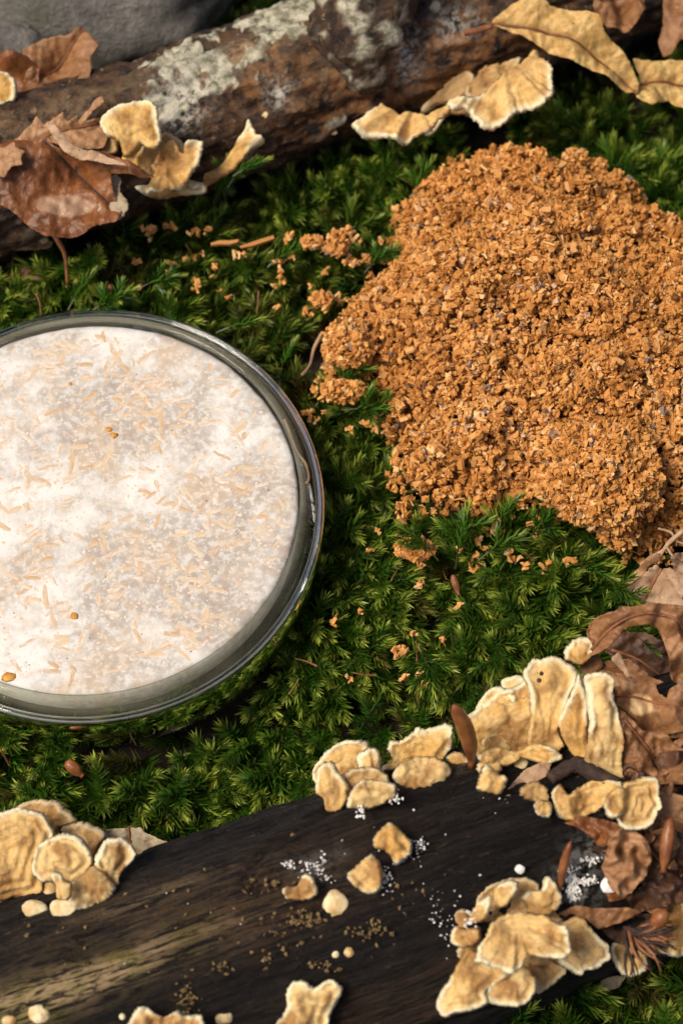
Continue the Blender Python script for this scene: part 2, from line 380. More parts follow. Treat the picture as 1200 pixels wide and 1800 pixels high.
# ------------------------------------------------------------------ logs
class Log:
    def __init__(s, a, b, R, ext0, ext1):
        s.a = np.asarray(a, float); s.d = unit(np.asarray(b, float) - s.a); s.R = R
        s.L0 = -ext0; s.L1 = np.linalg.norm(np.asarray(b) - s.a) + ext1
        s.n = unit(np.cross(s.d, (0, 0, 1.0)))          # towards the camera, level
        s.u = np.cross(s.n, s.d)                        # up
        if s.n[1] > 0: s.n = -s.n
        if s.u[2] < 0: s.u = -s.u
    def hit(s, x, y, extra=0.0):
        """where the sight line through (x, y) meets the log, or its nearest skin point"""
        d = rays([(x, y)])[0]; w = CAM - s.a
        dp = d - s.d * (d @ s.d); wp = w - s.d * (w @ s.d)
        A = dp @ dp; B = 2 * dp @ wp; C = wp @ wp - s.R ** 2; D = B * B - 4 * A * C
        t = (-B - math.sqrt(D)) / (2 * A) if D > 0 else -B / (2 * A)
        p = CAM + d * t; ax = s.a + s.d * ((p - s.a) @ s.d); n = unit(p - ax)
        return ax + n * (s.R + extra), n
    def st(s, p):
        p = np.asarray(p, float).reshape(-1, 3); v = p - s.a
        return v @ s.d, np.arctan2(v @ s.u, v @ s.n)
    def mesh(s, du, nth, disp, taper=None):
        us = np.arange(s.L0, s.L1 + du, du); th = np.linspace(0, 2 * math.pi, nth, endpoint=False) - math.pi
        U, TH = np.meshgrid(us, th, indexing='ij'); u = U.ravel(); t = TH.ravel()
        r = s.R + disp(u, t)
        V = s.a[None] + s.d[None] * u[:, None] + (s.n[None] * np.cos(t)[:, None] + s.u[None] * np.sin(t)[:, None]) * r[:, None]
        nu = len(us); ix = np.arange(nu * nth).reshape(nu, nth); nx = np.roll(ix, -1, 1)
        Q = np.stack([ix[:-1], nx[:-1], nx[1:], ix[1:]], -1).reshape(-1, 4)
        return V, Q, u, t
    def blob(s, u, t, x, y, ru, rt):
        p, _ = s.hit(x, y); bu, bt = s.st(p)
        return np.exp(-(((u - bu[0]) / ru) ** 2 + ((t - bt[0]) * s.R / rt) ** 2))
def cyl_from_px(e0, e1, z, R, ext0, ext1):
    return Log(P(*e0, z), P(*e1, z), R, ext0, ext1)
FRONT = cyl_from_px((200, 1775), (900, 1535), 0.06, 0.245, 0.75, 0.6)
BACK = cyl_from_px((200, 255), (900, 10), 0.09, 0.155, 0.9, 0.75)

def log_object(L, name, label, mat, disp, attrs_fn, du, nth, cap_start=None):
    V, Q, u, t = L.mesh(du, nth, disp)
    mid = L.a + L.d * 0.5 * (L.L0 + L.L1)
    org = (mid[0], mid[1], mid[2] - L.R)
    at = attrs_fn(u, t)
    # object axes: local X runs along the grain
    R3 = np.column_stack([L.d, -L.n, L.u])
    if np.linalg.det(R3) < 0: R3[:, 1] *= -1
    loc = (V - np.array(org)) @ R3
    o = build_np(name, loc, Q, mat, at, smooth=True)
    o.matrix_world = Matrix.Translation(org) @ Matrix(R3.tolist()).to_4x4()
    return tag(o, label, 'log')
def lp(L, u, t, su, st):
    return np.column_stack([u * su, np.cos(t) * L.R * st, np.sin(t) * L.R * st])
def disp_front(u, t):
    f = fbm(lp(FRONT, u, t, 2.2, 24), 4, 0.65) * 0.0085 + fbm(lp(FRONT, u, t, 1.8, 4.5), 3) * 0.018
    f += -0.016 * np.exp(-(noise3(lp(FRONT, u, t, 1.6, 11) + 9.1) / 0.06) ** 2) * sstep(-0.1, 0.35, noise3(lp(FRONT, u, t, 3.0, 5) + 2.2))
    f += 0.007 * sstep(0.1, 0.2, fbm(lp(FRONT, u, t, 4.0, 12) + 5.5, 3))
    f += fbm(lp(FRONT, u, t, 40, 60), 2) * 0.0015
    return f
def at_front(u, t):
    b = FRONT.blob
    pale = 0.95 * b(u, t, 330, 1640, 0.15, 0.018) + 0.95 * b(u, t, 200, 1705, 0.14, 0.02) + 0.95 * b(u, t, 60, 1750, 0.16, 0.026) + 0.6 * b(u, t, 270, 1580, 0.09, 0.014) + 0.7 * b(u, t, 10, 1785, 0.2, 0.03) + 0.16 * b(u, t, 180, 1680, 0.3, 0.1) + 0.3 * b(u, t, 860, 1330, 0.1, 0.03)
    brown = 0.5 * b(u, t, 380, 1560, 0.35, 0.06) + 0.7 * b(u, t, 480, 1600, 0.2, 0.06) + 0.7 * b(u, t, 660, 1790, 0.35, 0.07)
    white = 0.7 * b(u, t, 1010, 1560, 0.035, 0.035) + 0.5 * b(u, t, 1040, 1500, 0.04, 0.03) + 0.2 * b(u, t, 560, 1520, 0.05, 0.03)
    jag = 0.6 + 0.7 * fbm(lp(FRONT, u, t, 3.0, 30), 3)
    return dict(pale=np.clip(pale * jag * 1.25, 0, 1), brown=np.clip(brown, 0, 1), white=np.clip(white, 0, 1))
log_object(FRONT, 'log', 'thick blackened rotting log with pale streaks across the bottom, dotted with fungus', MAT['front'], disp_front, at_front, 0.005, 330)

def lichen_mask(u, t):
    b = BACK.blob
    l = 1.2 * b(u, t, 400, 70, 0.19, 0.06) + 1.1 * b(u, t, 490, 30, 0.14, 0.07) + 0.8 * b(u, t, 380, 150, 0.12, 0.04) + 0.8 * b(u, t, 340, 130, 0.09, 0.05) + 0.9 * b(u, t, 310, 190, 0.05, 0.05) + 0.9 * b(u, t, 730, 20, 0.09, 0.06) + 0.5 * b(u, t, 590, 210, 0.06, 0.03)
    return l * (0.72 + 1.0 * fbm(lp(BACK, u, t, 8, 8), 2, 0.6) + 0.9 * fbm(lp(BACK, u, t, 26, 26), 3, 0.7))
def disp_back(u, t):
    f = fbm(lp(BACK, u, t, 5, 16), 5, 0.68) * 0.016 + fbm(lp(BACK, u, t, 1.6, 3), 3) * 0.014
    l = sstep(0.3, 0.55, lichen_mask(u, t)); f += l * (0.003 + 0.004 * fbm(lp(BACK, u, t, 30, 30), 3))
    return f
def at_back(u, t):
    b = BACK.blob
    brown = b(u, t, 700, 130, 0.2, 0.09) + 0.8 * b(u, t, 430, 130, 0.1, 0.05) + 0.6 * b(u, t, 850, 110, 0.2, 0.08) + 0.2
    tan = 0.3 * b(u, t, 60, 210, 0.35, 0.04) + 0.6 * b(u, t, 420, 90, 0.12, 0.04) + 0.3 * b(u, t, 620, 100, 0.1, 0.05)
    white = 1.0 * b(u, t, 315, 185, 0.05, 0.05) + 1.0 * b(u, t, 712, 100, 0.035, 0.07) + 0.8 * b(u, t, 490, 160, 0.03, 0.03) + 0.6 * b(u, t, 800, 40, 0.05, 0.04) + 0.4 * b(u, t, 350, 120, 0.06, 0.04)
    return dict(lichen=np.clip(lichen_mask(u, t), 0, 1), brown=np.clip(brown, 0, 1), tan=np.clip(tan, 0, 1), white=np.clip(white, 0, 1))
back_log = log_object(BACK, 'log', 'thinner brown log crusted with grey green lichen along the top edge', MAT['back'], disp_back, at_back, 0.007, 150)

# branch stub lying across the back log (a part of it)
def stub():
    p0, n0 = BACK.hit(640, 165, -0.02); p1, _ = BACK.hit(630, 70, 0.01); p2 = P(650, -40, 0.32); p3 = P(660, -200, 0.42)
    path = smooth_path([p0, (p0 + p1) / 2 + np.array((0, 0, 0.01)), p1, p2, p3], 8)
    rad = np.interp(np.linspace(0, 1, len(path)), [0, 0.1, 0.25, 0.5, 1], [0.02, 0.04, 0.07, 0.1, 0.11])
    V, F = tube(path, rad, 40)
    c = np.repeat(path, 40, axis=0)[:len(V)]
    nrm = V - c; nl = np.linalg.norm(nrm, axis=1)[:, None]; nrm = nrm / np.maximum(nl, 1e-6)
    V = V + nrm * (fbm(V * 12, 5, 0.65) * 0.016)[:, None]
    n = fbm(V * 15 + 3, 4, 0.7)
    inv = np.array(back_log.matrix_world.inverted())
    Vl = (np.column_stack([V, np.ones(len(V))]) @ inv.T)[:, :3]
    me = bpy.data.meshes.new('branch_stub'); me.from_pydata(Vl.tolist(), [], [tuple(f) for f in F]); me.materials.append(MAT['back'])
    for k, a in dict(lichen=np.clip(0.47 + n * 0.3, 0, 1), brown=np.full(len(V), 0.1), tan=np.clip(n * 0.6, 0, 1), white=np.zeros(len(V))).items():
        x = me.attributes.new(k, 'FLOAT', 'POINT'); x.data.foreach_set('value', a.astype(np.float32))
    me.polygons.foreach_set('use_smooth', [True] * len(me.polygons))
    o = bpy.data.objects.new('branch_stub', me); link(o, back_log)
stub()

# ------------------------------------------------------------------ traced slabs: an outline at its own place in the world, with real thickness
def chaikin(pts, it):
    p = np.asarray(pts, float)
    for _ in range(it):
        q = np.roll(p, -1, 0); p = np.stack([0.75 * p + 0.25 * q, 0.25 * p + 0.75 * q], 1).reshape(-1, 2)
    return p
def catmull(pts, k=0.5, m=6):
    p = np.asarray(pts, float); t = (np.roll(p, -1, 0) - np.roll(p, 1, 0)) * 0.5 * (k / 0.5); q = np.roll(p, -1, 0); tq = np.roll(t, -1, 0); out = []
    L = np.linalg.norm(q - p, axis=1)[:, None]
    cl = lambda v: v * np.minimum(1, L / np.maximum(np.linalg.norm(v, axis=1)[:, None], 1e-6))
    t0 = cl(t); t1 = cl(tq)
    for j in range(m):
        u = j / m
        out.append((2 * u ** 3 - 3 * u * u + 1) * p + (u ** 3 - 2 * u * u + u) * t0 + (-2 * u ** 3 + 3 * u * u) * q + (u ** 3 - u * u) * t1)
    return np.stack(out, 1).reshape(-1, 2)
def resample(p, step):
    q = np.vstack([p, p[:1]]); d = np.r_[0, np.cumsum(np.linalg.norm(np.diff(q, axis=0), axis=1))]
    n = max(12, int(d[-1] / step)); s = np.linspace(0, d[-1], n, endpoint=False)
    return np.column_stack([np.interp(s, d, q[:, 0]), np.interp(s, d, q[:, 1])]), s
def inside(poly, pts):
    x, y = pts[:, 0], pts[:, 1]; c = np.zeros(len(pts), bool); j = len(poly) - 1
    for i in range(len(poly)):
        xi, yi = poly[i]; xj, yj = poly[j]
        if yi != yj: c ^= ((yi > y) != (yj > y)) & (x < (xj - xi) * (y - yi) / (yj - yi) + xi)
        j = i
    return c
def dist_poly(poly, pts):
    a = np.asarray(poly); b = np.roll(a, -1, 0); out = np.full(len(pts), 1e9)
    for i in range(len(a)):
        ab = b[i] - a[i]; L = ab @ ab + 1e-12
        t = np.clip(((pts - a[i]) @ ab) / L, 0, 1); q = a[i] + t[:, None] * ab
        out = np.minimum(out, np.hypot(*(pts - q).T))
    return out
def triangulate(poly, step):
    lo = poly.min(0); hi = poly.max(0)
    xs = np.arange(lo[0], hi[0] + step, step); ys = np.arange(lo[1], hi[1] + step, step * 0.87)
    X, Y = np.meshgrid(xs, ys); X = X + (np.arange(len(ys)) % 2)[:, None] * step * 0.5
    q = np.column_stack([X.ravel(), Y.ravel()]) + rng.uniform(-0.2, 0.2, (X.size, 2)) * step
    q = q[inside(poly, q)]
    if len(q): q = q[dist_poly(poly, q) > step * 0.45]
    allp = np.vstack([poly, q]) if len(q) else poly
    n = len(poly)
    r = delaunay_2d_cdt([Vector(p) for p in allp], [], [list(range(n))], 1, 1e-6)
    return np.array([tuple(v) for v in r[0]]), [tuple(f) for f in r[2]]
SEED = [0]
def slab(name, outline, anchor, normal, mat, parent, th=0.012, soft=9.0, step=5.0, smooth_it=2, jag=1.0, hfun=None, attach=None, extra=None, under=0.6, thick_const=False):
    SEED[0] += 1; sd = SEED[0]
    poly, s = resample(catmull([p[:2] for p in outline], 0.5 if smooth_it > 1 else 0.14), step * 0.6)
    ctr = poly.mean(0)
    dirs = unit(ctr) * 0 + (poly - ctr) / np.maximum(np.linalg.norm(poly - ctr, axis=1)[:, None], 1e-6)
    jn = n2(poly, 0.22, sd, 2) * 1.25 + n2(poly, 0.035, sd + 5, 2) * 1.5
    poly = poly + dirs * (jn * jag)[:, None]
    V2, F = triangulate(poly, step)
    db = dist_poly(poly, V2); edge = db < 1e-3
    w = np.clip(db / soft, 0, 1); prof = np.sqrt(np.clip(1 - (1 - w) ** 2, 0, 1))
    h = hfun(V2, db, sd) if hfun else np.zeros(len(V2))
    base = on_plane(V2, anchor, normal); nn = np.asarray(normal)
    if thick_const:
        top = base + nn * (h + th)[:, None]; bot = base + nn * (h - th)[:, None]
    else:
        top = base + nn * (h + th * prof)[:, None]; bot = base + nn * (h - th * under * prof)[:, None]
    n = len(V2); V = np.vstack([top, bot]); FF = []
    # orientation
    a, b, c = F[0][:3]; nrm = np.cross(top[b] - top[a], top[c] - top[a]); flip = nrm @ nn < 0
    for f in F:
        f = f[::-1] if flip else f
        FF.append(f); FF.append(tuple(i + n for i in f[::-1]))
    if thick_const:
        cnt = {}
        for f in F:
            for i in range(len(f)):
                e = (f[i], f[(i + 1) % len(f)]); cnt[tuple(sorted(e))] = cnt.get(tuple(sorted(e)), []) + [e]
        for es in cnt.values():
            if len(es) == 1:
                i, j = es[0]
                if flip: i, j = j, i
                FF.append((j, i, i + n, j + n))
    else:
        bi = {i: i for i in range(n) if edge[i]}
        FF = [tuple((i - n) if (i >= n and (i - n) in bi) else i for i in f) for f in FF]
    rim = db.copy()
    if attach is not None:
        rr = np.hypot(*(V2 - np.asarray(attach)).T) / max(np.ptp(poly[:, 0]), np.ptp(poly[:, 1])); rim = db + 22 * (1 - sstep(0.22, 0.5, rr))
    at = dict(rim=np.r_[rim, rim * 0 + 20.0 * (db > 4)])
    stain = 0.5 + 0.62 * n2(V2, 0.022, sd + 9, 4) + (0.25 * min(1.0, np.ptp(poly[:, 0]) / 110.0) ** 2 * np.exp(-np.hypot(*(V2 - np.asarray(attach)).T) / 26.0) if attach is not None else 0)
    at['stain'] = np.r_[stain, stain]
    if extra:
        for kx, fx in extra.items():
            e = fx(V2, db); at[kx] = np.r_[e, e]
    return build(name, V, FF, mat, parent, at)
def cap(parent, outline, attach, anchor, n, th=0.009, bulge=0.014, ripple=0.0026, cup=0.0, mat='cap', jag=1.5, step=3.6, soft=4.5, ribs=0.005, lump=0.006):
    att = np.asarray(attach, float)
    size = max(np.ptp([p[0] for p in outline]), np.ptp([p[1] for p in outline]))
    fade_edge = lambda r: np.clip(r * 3 - 0.5, 0, 1)
    def hf(q, db, sd):
        r = np.hypot(*(q - att).T) / size; ang = np.arctan2(q[:, 1] - att[1], q[:, 0] - att[0])
        h = bulge * 0.55 * (1 - np.exp(-db / (0.2 * size))) + cup * r ** 2 + 0.0022 * np.exp(-(db / 8.0) ** 2) * fade_edge(r) - 0.02 * min(1.0, size / 130.0) ** 2 * np.exp(-(r / 0.22) ** 2)
        fade = np.clip(r * 2.2, 0, 1)
        h += 0.6 * ribs * n2(np.column_stack([np.cos(ang) * 3.2, np.sin(ang) * 3.2]), 1.0, sd, 3) * fade * 1.8
        h += ripple * np.sin(db * 0.36 + 2.2 * n2(q, 0.02, sd)) * np.exp(-db / 45.0)
        h += lump * n2(q, 0.026, sd + 3, 3) * 1.1 + 0.0012 * n2(q, 0.17, sd + 4, 2)
        return h
    return slab('cap', outline, anchor, n, MAT[mat], parent, th, soft, step, 2, jag, hf, attach)
def leaf_blade(name, outline, anchor, n, mat, parent, ctrl=None, midrib=None, wave=0.01, vein_gap=17, th=0.0014, jag=1.1, step=3.3, spot=None, smooth_it=1, curl=0.0):
    ctl = [(p[0], p[1], p[2]) for p in outline if len(p) > 2] + list(ctrl or [])
    mr = np.asarray(midrib, float) if midrib else None
    def mid(q):
        best = np.full(len(q), 1e9); sgn = np.zeros(len(q)); sal = np.zeros(len(q)); acc = 0.0
        for i in range(len(mr) - 1):
            ab = mr[i + 1] - mr[i]; L = np.hypot(*ab); t = np.clip(((q - mr[i]) @ ab) / (L * L), 0, 1); c = mr[i] + t[:, None] * ab
            d = np.hypot(*(q - c).T); k = d < best; best[k] = d[k]; sal[k] = acc + t[k] * L
            acc += L
        return best, sal
    def vein(q, db=None):
        if mr is None: return np.zeros(len(q))
        d, s = mid(q); ph = (s - d * 0.75) / vein_gap
        side = np.exp(-(np.abs(ph - np.round(ph)) * vein_gap / 1.6) ** 2) * np.clip(1 - d / 140, 0, 1)
        return np.maximum(side * 0.75, np.exp(-(d / 2.2) ** 2))
    def hf(q, db, sd):
        h = np.zeros(len(q))
        if ctl:
            C = np.asarray(ctl, float); D = np.hypot(q[:, None, 0] - C[None, :, 0], q[:, None, 1] - C[None, :, 1]) + 4.0
            W = D ** -2.4; h = (W * C[None, :, 2]).sum(1) / W.sum(1)
        h += wave * n2(q, 0.018, sd, 3) * 1.6 + 0.0016 * n2(q, 0.14, sd + 2, 2)
        h += curl * np.exp(-db / 9.0) * (n2(q, 0.02, sd + 7, 1) + 0.4)
        if mr is not None:
            d, s = mid(q); ph = (s - d * 0.75) / vein_gap
            h += 0.0013 * np.cos(ph * 2 * math.pi) * np.clip(1 - d / 140, 0, 1) * np.clip(d / 8, 0, 1) - 0.006 * np.exp(-(d / 5) ** 2) + np.minimum(d, 60) * 0.00025
        return h
    ex = dict(vein=lambda q, db: vein(q))
    ex['spot'] = (lambda q, db: np.clip(sstep(1.15, 0.9, np.hypot((q[:, 0] - spot[0]) / spot[2], (q[:, 1] - spot[1]) / spot[3]) + 0.14 * n2(q, 0.08, 3)), 0, 1)) if spot else (lambda q, db: np.zeros(len(q)))
    return slab(name, outline, anchor, n, MAT[mat], parent, th, 3.0, step, smooth_it, jag, hf, None, ex, thick_const=True), hf
def leaf(label, outline, anchor, n, mat, ctrl=None, midrib=None, cat='leaf', group=None, stalk=None, **kw):
    root = empty('dead_leaf', anchor, label, cat, group)
    bl, hf = leaf_blade('blade', outline, anchor, n, mat, root, ctrl, midrib, **kw)
    if midrib:
        m = np.asarray(smooth_path([np.array(p) for p in midrib], 5)); h = hf(m, np.full(len(m), 20.0), SEED[0])
        pts = on_plane(m, anchor, n) + np.asarray(n)[None] * (h + 0.003)[:, None]
        V, F = tube(pts, np.linspace(0.0034, 0.0014, len(pts)), 6); build('midrib', V, F, MAT['needle'] if mat not in ('red',) else MAT['twig'], root)
    if stalk:
        pts = smooth_path(list(on_plane([p[:2] for p in stalk], anchor, n)), 4); V, F = tube(pts, np.linspace(0.008, 0.006, len(pts)), 7); build('stalk', V, F, MAT['needle'], root)
    return root
def lump_mesh(c, n, rx, ry, rz, seed, amp=0.15, nu=20, nv=12, freq=1.6):
    """rounded little body whose pole is n"""
    n = unit(n); a = unit(np.cross((0.1, 1, 0.05), n)); b = np.cross(n, a); V = []
    th = np.linspace(0, math.pi, nv)
    for t in th:
        for k in range(nu):
            p = 2 * math.pi * k / nu; V.append((math.sin(t) * math.cos(p), math.sin(t) * math.sin(p), math.cos(t)))
    U = np.array(V); r = 1 + amp * fbm(U * freq + seed * 5.7, 3)
    W = c + (a[None] * (U[:, :1] * rx) + b[None] * (U[:, 1:2] * ry) + n[None] * (U[:, 2:] * rz)) * r[:, None]
    F = []
    for i in range(nv - 1):
        for k in range(nu): F.append((i * nu + k, (i + 1) * nu + k, (i + 1) * nu + (k + 1) % nu, i * nu + (k + 1) % nu))
    return W, F
PX = 1 / 890.0
def button(x, y, rx, ry, label, on=FRONT, mat='cap', hgt=0.8, group=None, anchor=None):
    if anchor is None: p, n = on.hit(x, y)
    else: p, n = np.asarray(anchor), np.array((0, 0, 1.0))
    n = unit(n * 0.5 + TOCAM)
    SEED[0] += 1
    r = (rx + ry) / 2 * PX
    W, F = lump_mesh(p + n * r * 0.1, n, rx * PX, ry * PX, r * hgt * 0.8, SEED[0], 0.15, 30, 16, 1.25)
    z = np.zeros(len(W)); U = fbm(W * 30, 3)
    o = build('fungus_button', W, F, MAT[mat], None, dict(rim=9 + U * 8, stain=0.45 + 0.4 * U))
    return tag(o, label, 'fungus', group)

# ------------------------------------------------------------------ fungi on the front log
def cluster(label, at, caps, log=FRONT, name='bracket_fungus', push=0.0):
    p, n = log.hit(*at); root = empty(name, p, label, 'fungus')
    for c in caps:
        q, nl = log.hit(*c['att']); nn = c.get('n', facing(0.35)); lift = c.get('lift', 0.0) + push
        kw = {k: v for k, v in c.items() if k not in ('o', 'att', 'n', 'lift')}
        cap(root, c['o'], c['att'], q + TOCAM * lift, nn, **kw)
    return root
def zc(ox, oy, s):
    def f(o, att, n=None, lift=0.0, **kw):
        d = dict(o=ZM(ox, oy, s, o), att=ZM(ox, oy, s, [att])[0], lift=lift, **kw)
        if n is not None: d['n'] = n
        return d
    return f
c = zc(0, 1390, 3.636)
cluster('broad ochre bracket caps with pale rims at the left of the black log', (60, 1570), [
    c([(120, 105), (170, 75), (240, 50), (340, 52), (400, 80), (430, 120), (470, 150), (497, 190), (450, 215), (390, 250), (370, 330), (300, 330), (200, 250)], (330, 320), facing(0.0, -0.3), -0.03, mat='capd'),
    c([(-160, 200), (-60, 170), (0, 140), (90, 108), (200, 118), (290, 150), (320, 200), (352, 275), (320, 380), (280, 560), (275, 650), (120, 700), (-40, 715), (-160, 650)], (110, 690), facing(0.1, 0.1), 0.02, bulge=0.035, ripple=0.005),
    c([(385, 245), (400, 235), (450, 205), (530, 192), (600, 220), (640, 240), (685, 270), (680, 310), (640, 360), (610, 430), (560, 420), (480, 350)], (600, 420), facing(0.1, -0.1), 0.0, mat='capd'),
    c([(600, 450), (610, 400), (650, 340), (690, 305), (790, 300), (830, 330), (862, 390), (850, 450), (810, 500), (770, 560), (760, 610), (700, 590), (680, 540), (620, 500)], (700, 570), facing(0.1, 0.35), 0.04),
    c([(430, 700), (450, 620), (480, 560), (540, 520), (600, 480), (660, 510), (700, 560), (745, 620), (700, 690), (640, 725), (560, 758), (490, 762)], (600, 600), facing(0.6), 0.05, bulge=0.055, lump=0.014, ripple=0.0),
    c([(205, 490), (230, 400), (240, 350), (290, 310), (380, 272), (470, 268), (520, 290), (560, 340), (590, 390), (605, 465), (560, 530), (470, 590), (420, 580), (340, 585), (270, 585), (220, 540)], (480, 570), facing(0.3, -0.1), 0.085, bulge=0.035, ripple=0.006),
    c([(330, 545), (350, 515), (400, 530), (430, 570), (475, 590), (450, 690), (375, 690), (360, 620)], (410, 640), facing(0.4), 0.105, bulge=0.03)])
button(88, 1565, 12, 15, 'stubby ochre fungus nub tucked under the large cap at the left')
button(62, 1598, 21, 14, 'flattened oval cream fungus button on the black log below the left cluster')
button(113, 1598, 22, 17, 'deep yellow fungus button touching the foot of the left cluster')
button(-3, 1592, 8, 10, 'tiny cream fungus button cut by the left edge of the photo')
c = zc(530, 1230, 3.4286)
cluster('rounded fungus cluster of four nested shell caps dusted with white grains', (610, 1400), [
    c([(150, 560), (260, 440), (400, 400), (500, 440), (540, 530), (500, 610), (330, 640), (180, 640)], (350, 620), facing(0.3), 0.0, mat='capd'),
    c([(60, 440), (75, 400), (100, 350), (150, 300), (220, 255), (300, 240), (385, 262), (400, 300), (430, 380), (400, 490), (270, 600), (150, 600), (100, 590), (70, 540)], (280, 540), facing(0.1, -0.2), -0.01, cup=-0.03, bulge=0.0, ripple=0.005),
    c([(325, 350), (360, 310), (410, 285), (455, 300), (478, 350), (485, 420), (515, 500), (440, 540), (360, 460)], (440, 510), facing(0.2, 0.1), 0.03, bulge=0.012),
    c([(90, 470), (110, 400), (150, 372), (200, 380), (230, 430), (255, 470), (280, 530), (275, 610), (225, 665), (150, 672), (130, 600), (95, 560)], (200, 630), facing(0.3, -0.2), 0.04, bulge=0.03),
    c([(265, 645), (290, 560), (340, 500), (420, 480), (500, 495), (562, 512), (565, 580), (520, 615), (430, 652), (330, 658)], (420, 610), facing(0.5, 0.1), 0.06, bulge=0.045, lump=0.012)])
cluster('ragged lumpy fungus with a frilly white top edge, left of the upright bud scale', (740, 1370), [
    c([(510, 300), (540, 245), (590, 250), (640, 215), (690, 165), (740, 180), (800, 165), (860, 145), (902, 155), (908, 220), (912, 270), (880, 320), (860, 400), (700, 420), (560, 420), (490, 440), (485, 400), (545, 370), (520, 330)], (690, 420), facing(0.15), 0.0, jag=2.6, lump=0.012),
    c([(540, 450), (600, 380), (700, 340), (800, 345), (870, 380), (902, 430), (870, 490), (790, 532), (660, 545), (570, 500)], (720, 450), facing(0.6), 0.045, bulge=0.05, lump=0.016, ripple=0.0),
    c([(865, 340), (930, 310), (990, 340), (1003, 385), (930, 397), (880, 375)], (930, 370), facing(0.4), 0.02, bulge=0.02)])
button(748, 1388, 14, 12, 'single round cream button below the ragged fungus')
c = zc(800, 1100, 3.0)
cluster('tall fan shaped row of cream bracket caps standing on the top of the black log', (960, 1320), [
    c([(40, 500), (140, 420), (220, 350), (330, 310), (400, 240), (520, 200), (640, 250), (700, 300), (800, 290), (840, 420), (860, 640), (860, 780), (760, 770), (640, 720), (480, 670), (300, 700), (150, 700), (60, 640)], (450, 720), facing(0.15), -0.015, lump=0.012),
    c([(110, 690), (200, 640), (330, 660), (420, 620), (520, 650), (560, 700), (470, 730), (360, 700), (280, 740), (160, 730)], (300, 720), facing(0.5), 0.05, lump=0.016, jag=2.2),
    c([(235, 305), (270, 275), (320, 258), (370, 280), (410, 380), (405, 600), (310, 600), (300, 420)], (370, 580), facing(0.05, -0.2), 0.0, mat='cap'),
    c([(15, 480), (30, 460), (80, 465), (110, 420), (150, 370), (180, 335), (230, 315), (290, 350), (325, 380), (315, 450), (310, 520), (300, 640), (230, 705), (130, 680), (50, 590)], (200, 670), facing(0.15, -0.25), 0.035, lump=0.011),
    c([(650, 250), (672, 300), (692, 340), (705, 420), (700, 560), (705, 650), (690, 725), (610, 685), (565, 600), (545, 520), (580, 420), (620, 330)], (650, 690), facing(0.1, -0.25), 0.03, bulge=0.025),
    c([(355, 260), (380, 210), (420, 175), (455, 182), (490, 165), (550, 165), (610, 195), (648, 235), (640, 300), (605, 370), (565, 480), (552, 560), (575, 640), (480, 668), (385, 630), (395, 480), (385, 340)], (480, 640), facing(0.1, 0.0), 0.05, cup=-0.03, bulge=0.014, ribs=0.009),
    c([(675, 265), (700, 250), (780, 245), (825, 270), (835, 310), (822, 370), (850, 430), (860, 500), (880, 560), (880, 660), (888, 800), (770, 775), (690, 710), (700, 560), (695, 420), (690, 340)], (800, 770), facing(0.15, 0.25), 0.05, bulge=0.03, ribs=0.008),
    c([(125, 620), (160, 575), (230, 568), (288, 620), (283, 680), (230, 712), (165, 695)], (210, 640), facing(0.4), 0.06, bulge=0.014)])
E_root = empty('bracket_fungus', P(1017, 1165, 0.3), 'small lone scalloped cap peeping out beside the curled oak leaf', 'fungus')
cap(E_root, ZM(800, 1100, 3, [(572, 175), (590, 110), (640, 65), (690, 55), (735, 90), (720, 150), (700, 190), (650, 212), (600, 195)]), (1017, 1166), P(1017, 1165, 0.3), facing(0.1), bulge=0.01, cup=-0.02)
F_root = cluster('knobbly little ochre fungus beside the foot of the bud scale', (860, 1375), [
    c([(108, 740), (130, 700), (180, 688), (230, 715), (240, 770), (200, 800), (130, 780)], (180, 750), facing(0.4), 0.035, bulge=0.03),
    c([(108, 850), (130, 780), (150, 735), (190, 740), (230, 780), (270, 800), (262, 860), (220, 892), (130, 872)], (180, 830), facing(0.4), 0.06, bulge=0.035, lump=0.014)])
button(915, 1343, 11, 10, 'small glossy cream button on the leaf scrap below the tall caps')
c = zc(820, 1320, 3.158)
cluster('brown speckled fungus lobe with a folded white lower edge', (940, 1400), [
    c([(290, 215), (330, 180), (390, 168), (440, 205), (462, 260), (440, 300), (380, 290), (310, 262)], (370, 230), facing(0.4), 0.03, bulge=0.025, mat='capd'),
    c([(370, 300), (410, 265), (460, 280), (468, 335), (440, 375), (390, 352)], (420, 310), facing(0.3), 0.04, bulge=0.02)])
cluster('wide fungus with a round saucer cap and concentric tan band over the leaf litter', (1040, 1400), [
    c([(470, 240), (520, 180), (560, 240), (620, 200), (700, 160), (800, 155), (860, 180), (870, 260), (780, 300), (710, 350), (620, 382), (550, 392), (490, 335)], (650, 270), facing(0.4), 0.03, bulge=0.03, lump=0.018),
    c([(860, 185), (930, 160), (980, 142), (1050, 150), (1070, 185), (1067, 250), (1070, 300), (1040, 380), (990, 425), (920, 445), (860, 430), (825, 380), (840, 300)], (890, 250), facing(0.5, 0.2), 0.10, bulge=0.012, ripple=0.008),
    c([(757, 310), (770, 260), (800, 220), (862, 198), (880, 270), (862, 340), (830, 378), (785, 372)], (840, 270), facing(0.5, -0.1), 0.125, bulge=0.02)])
button(913, 1528, 8, 7, 'small white ball fungus on bare black wood near the upright needle', mat='white')
button(1069, 1554, 13, 13, 'white ball fungus sitting on the crumpled leaf', mat='white', anchor=P(1069, 1556, 0.3))
c = zc(750, 1520, 2.667)
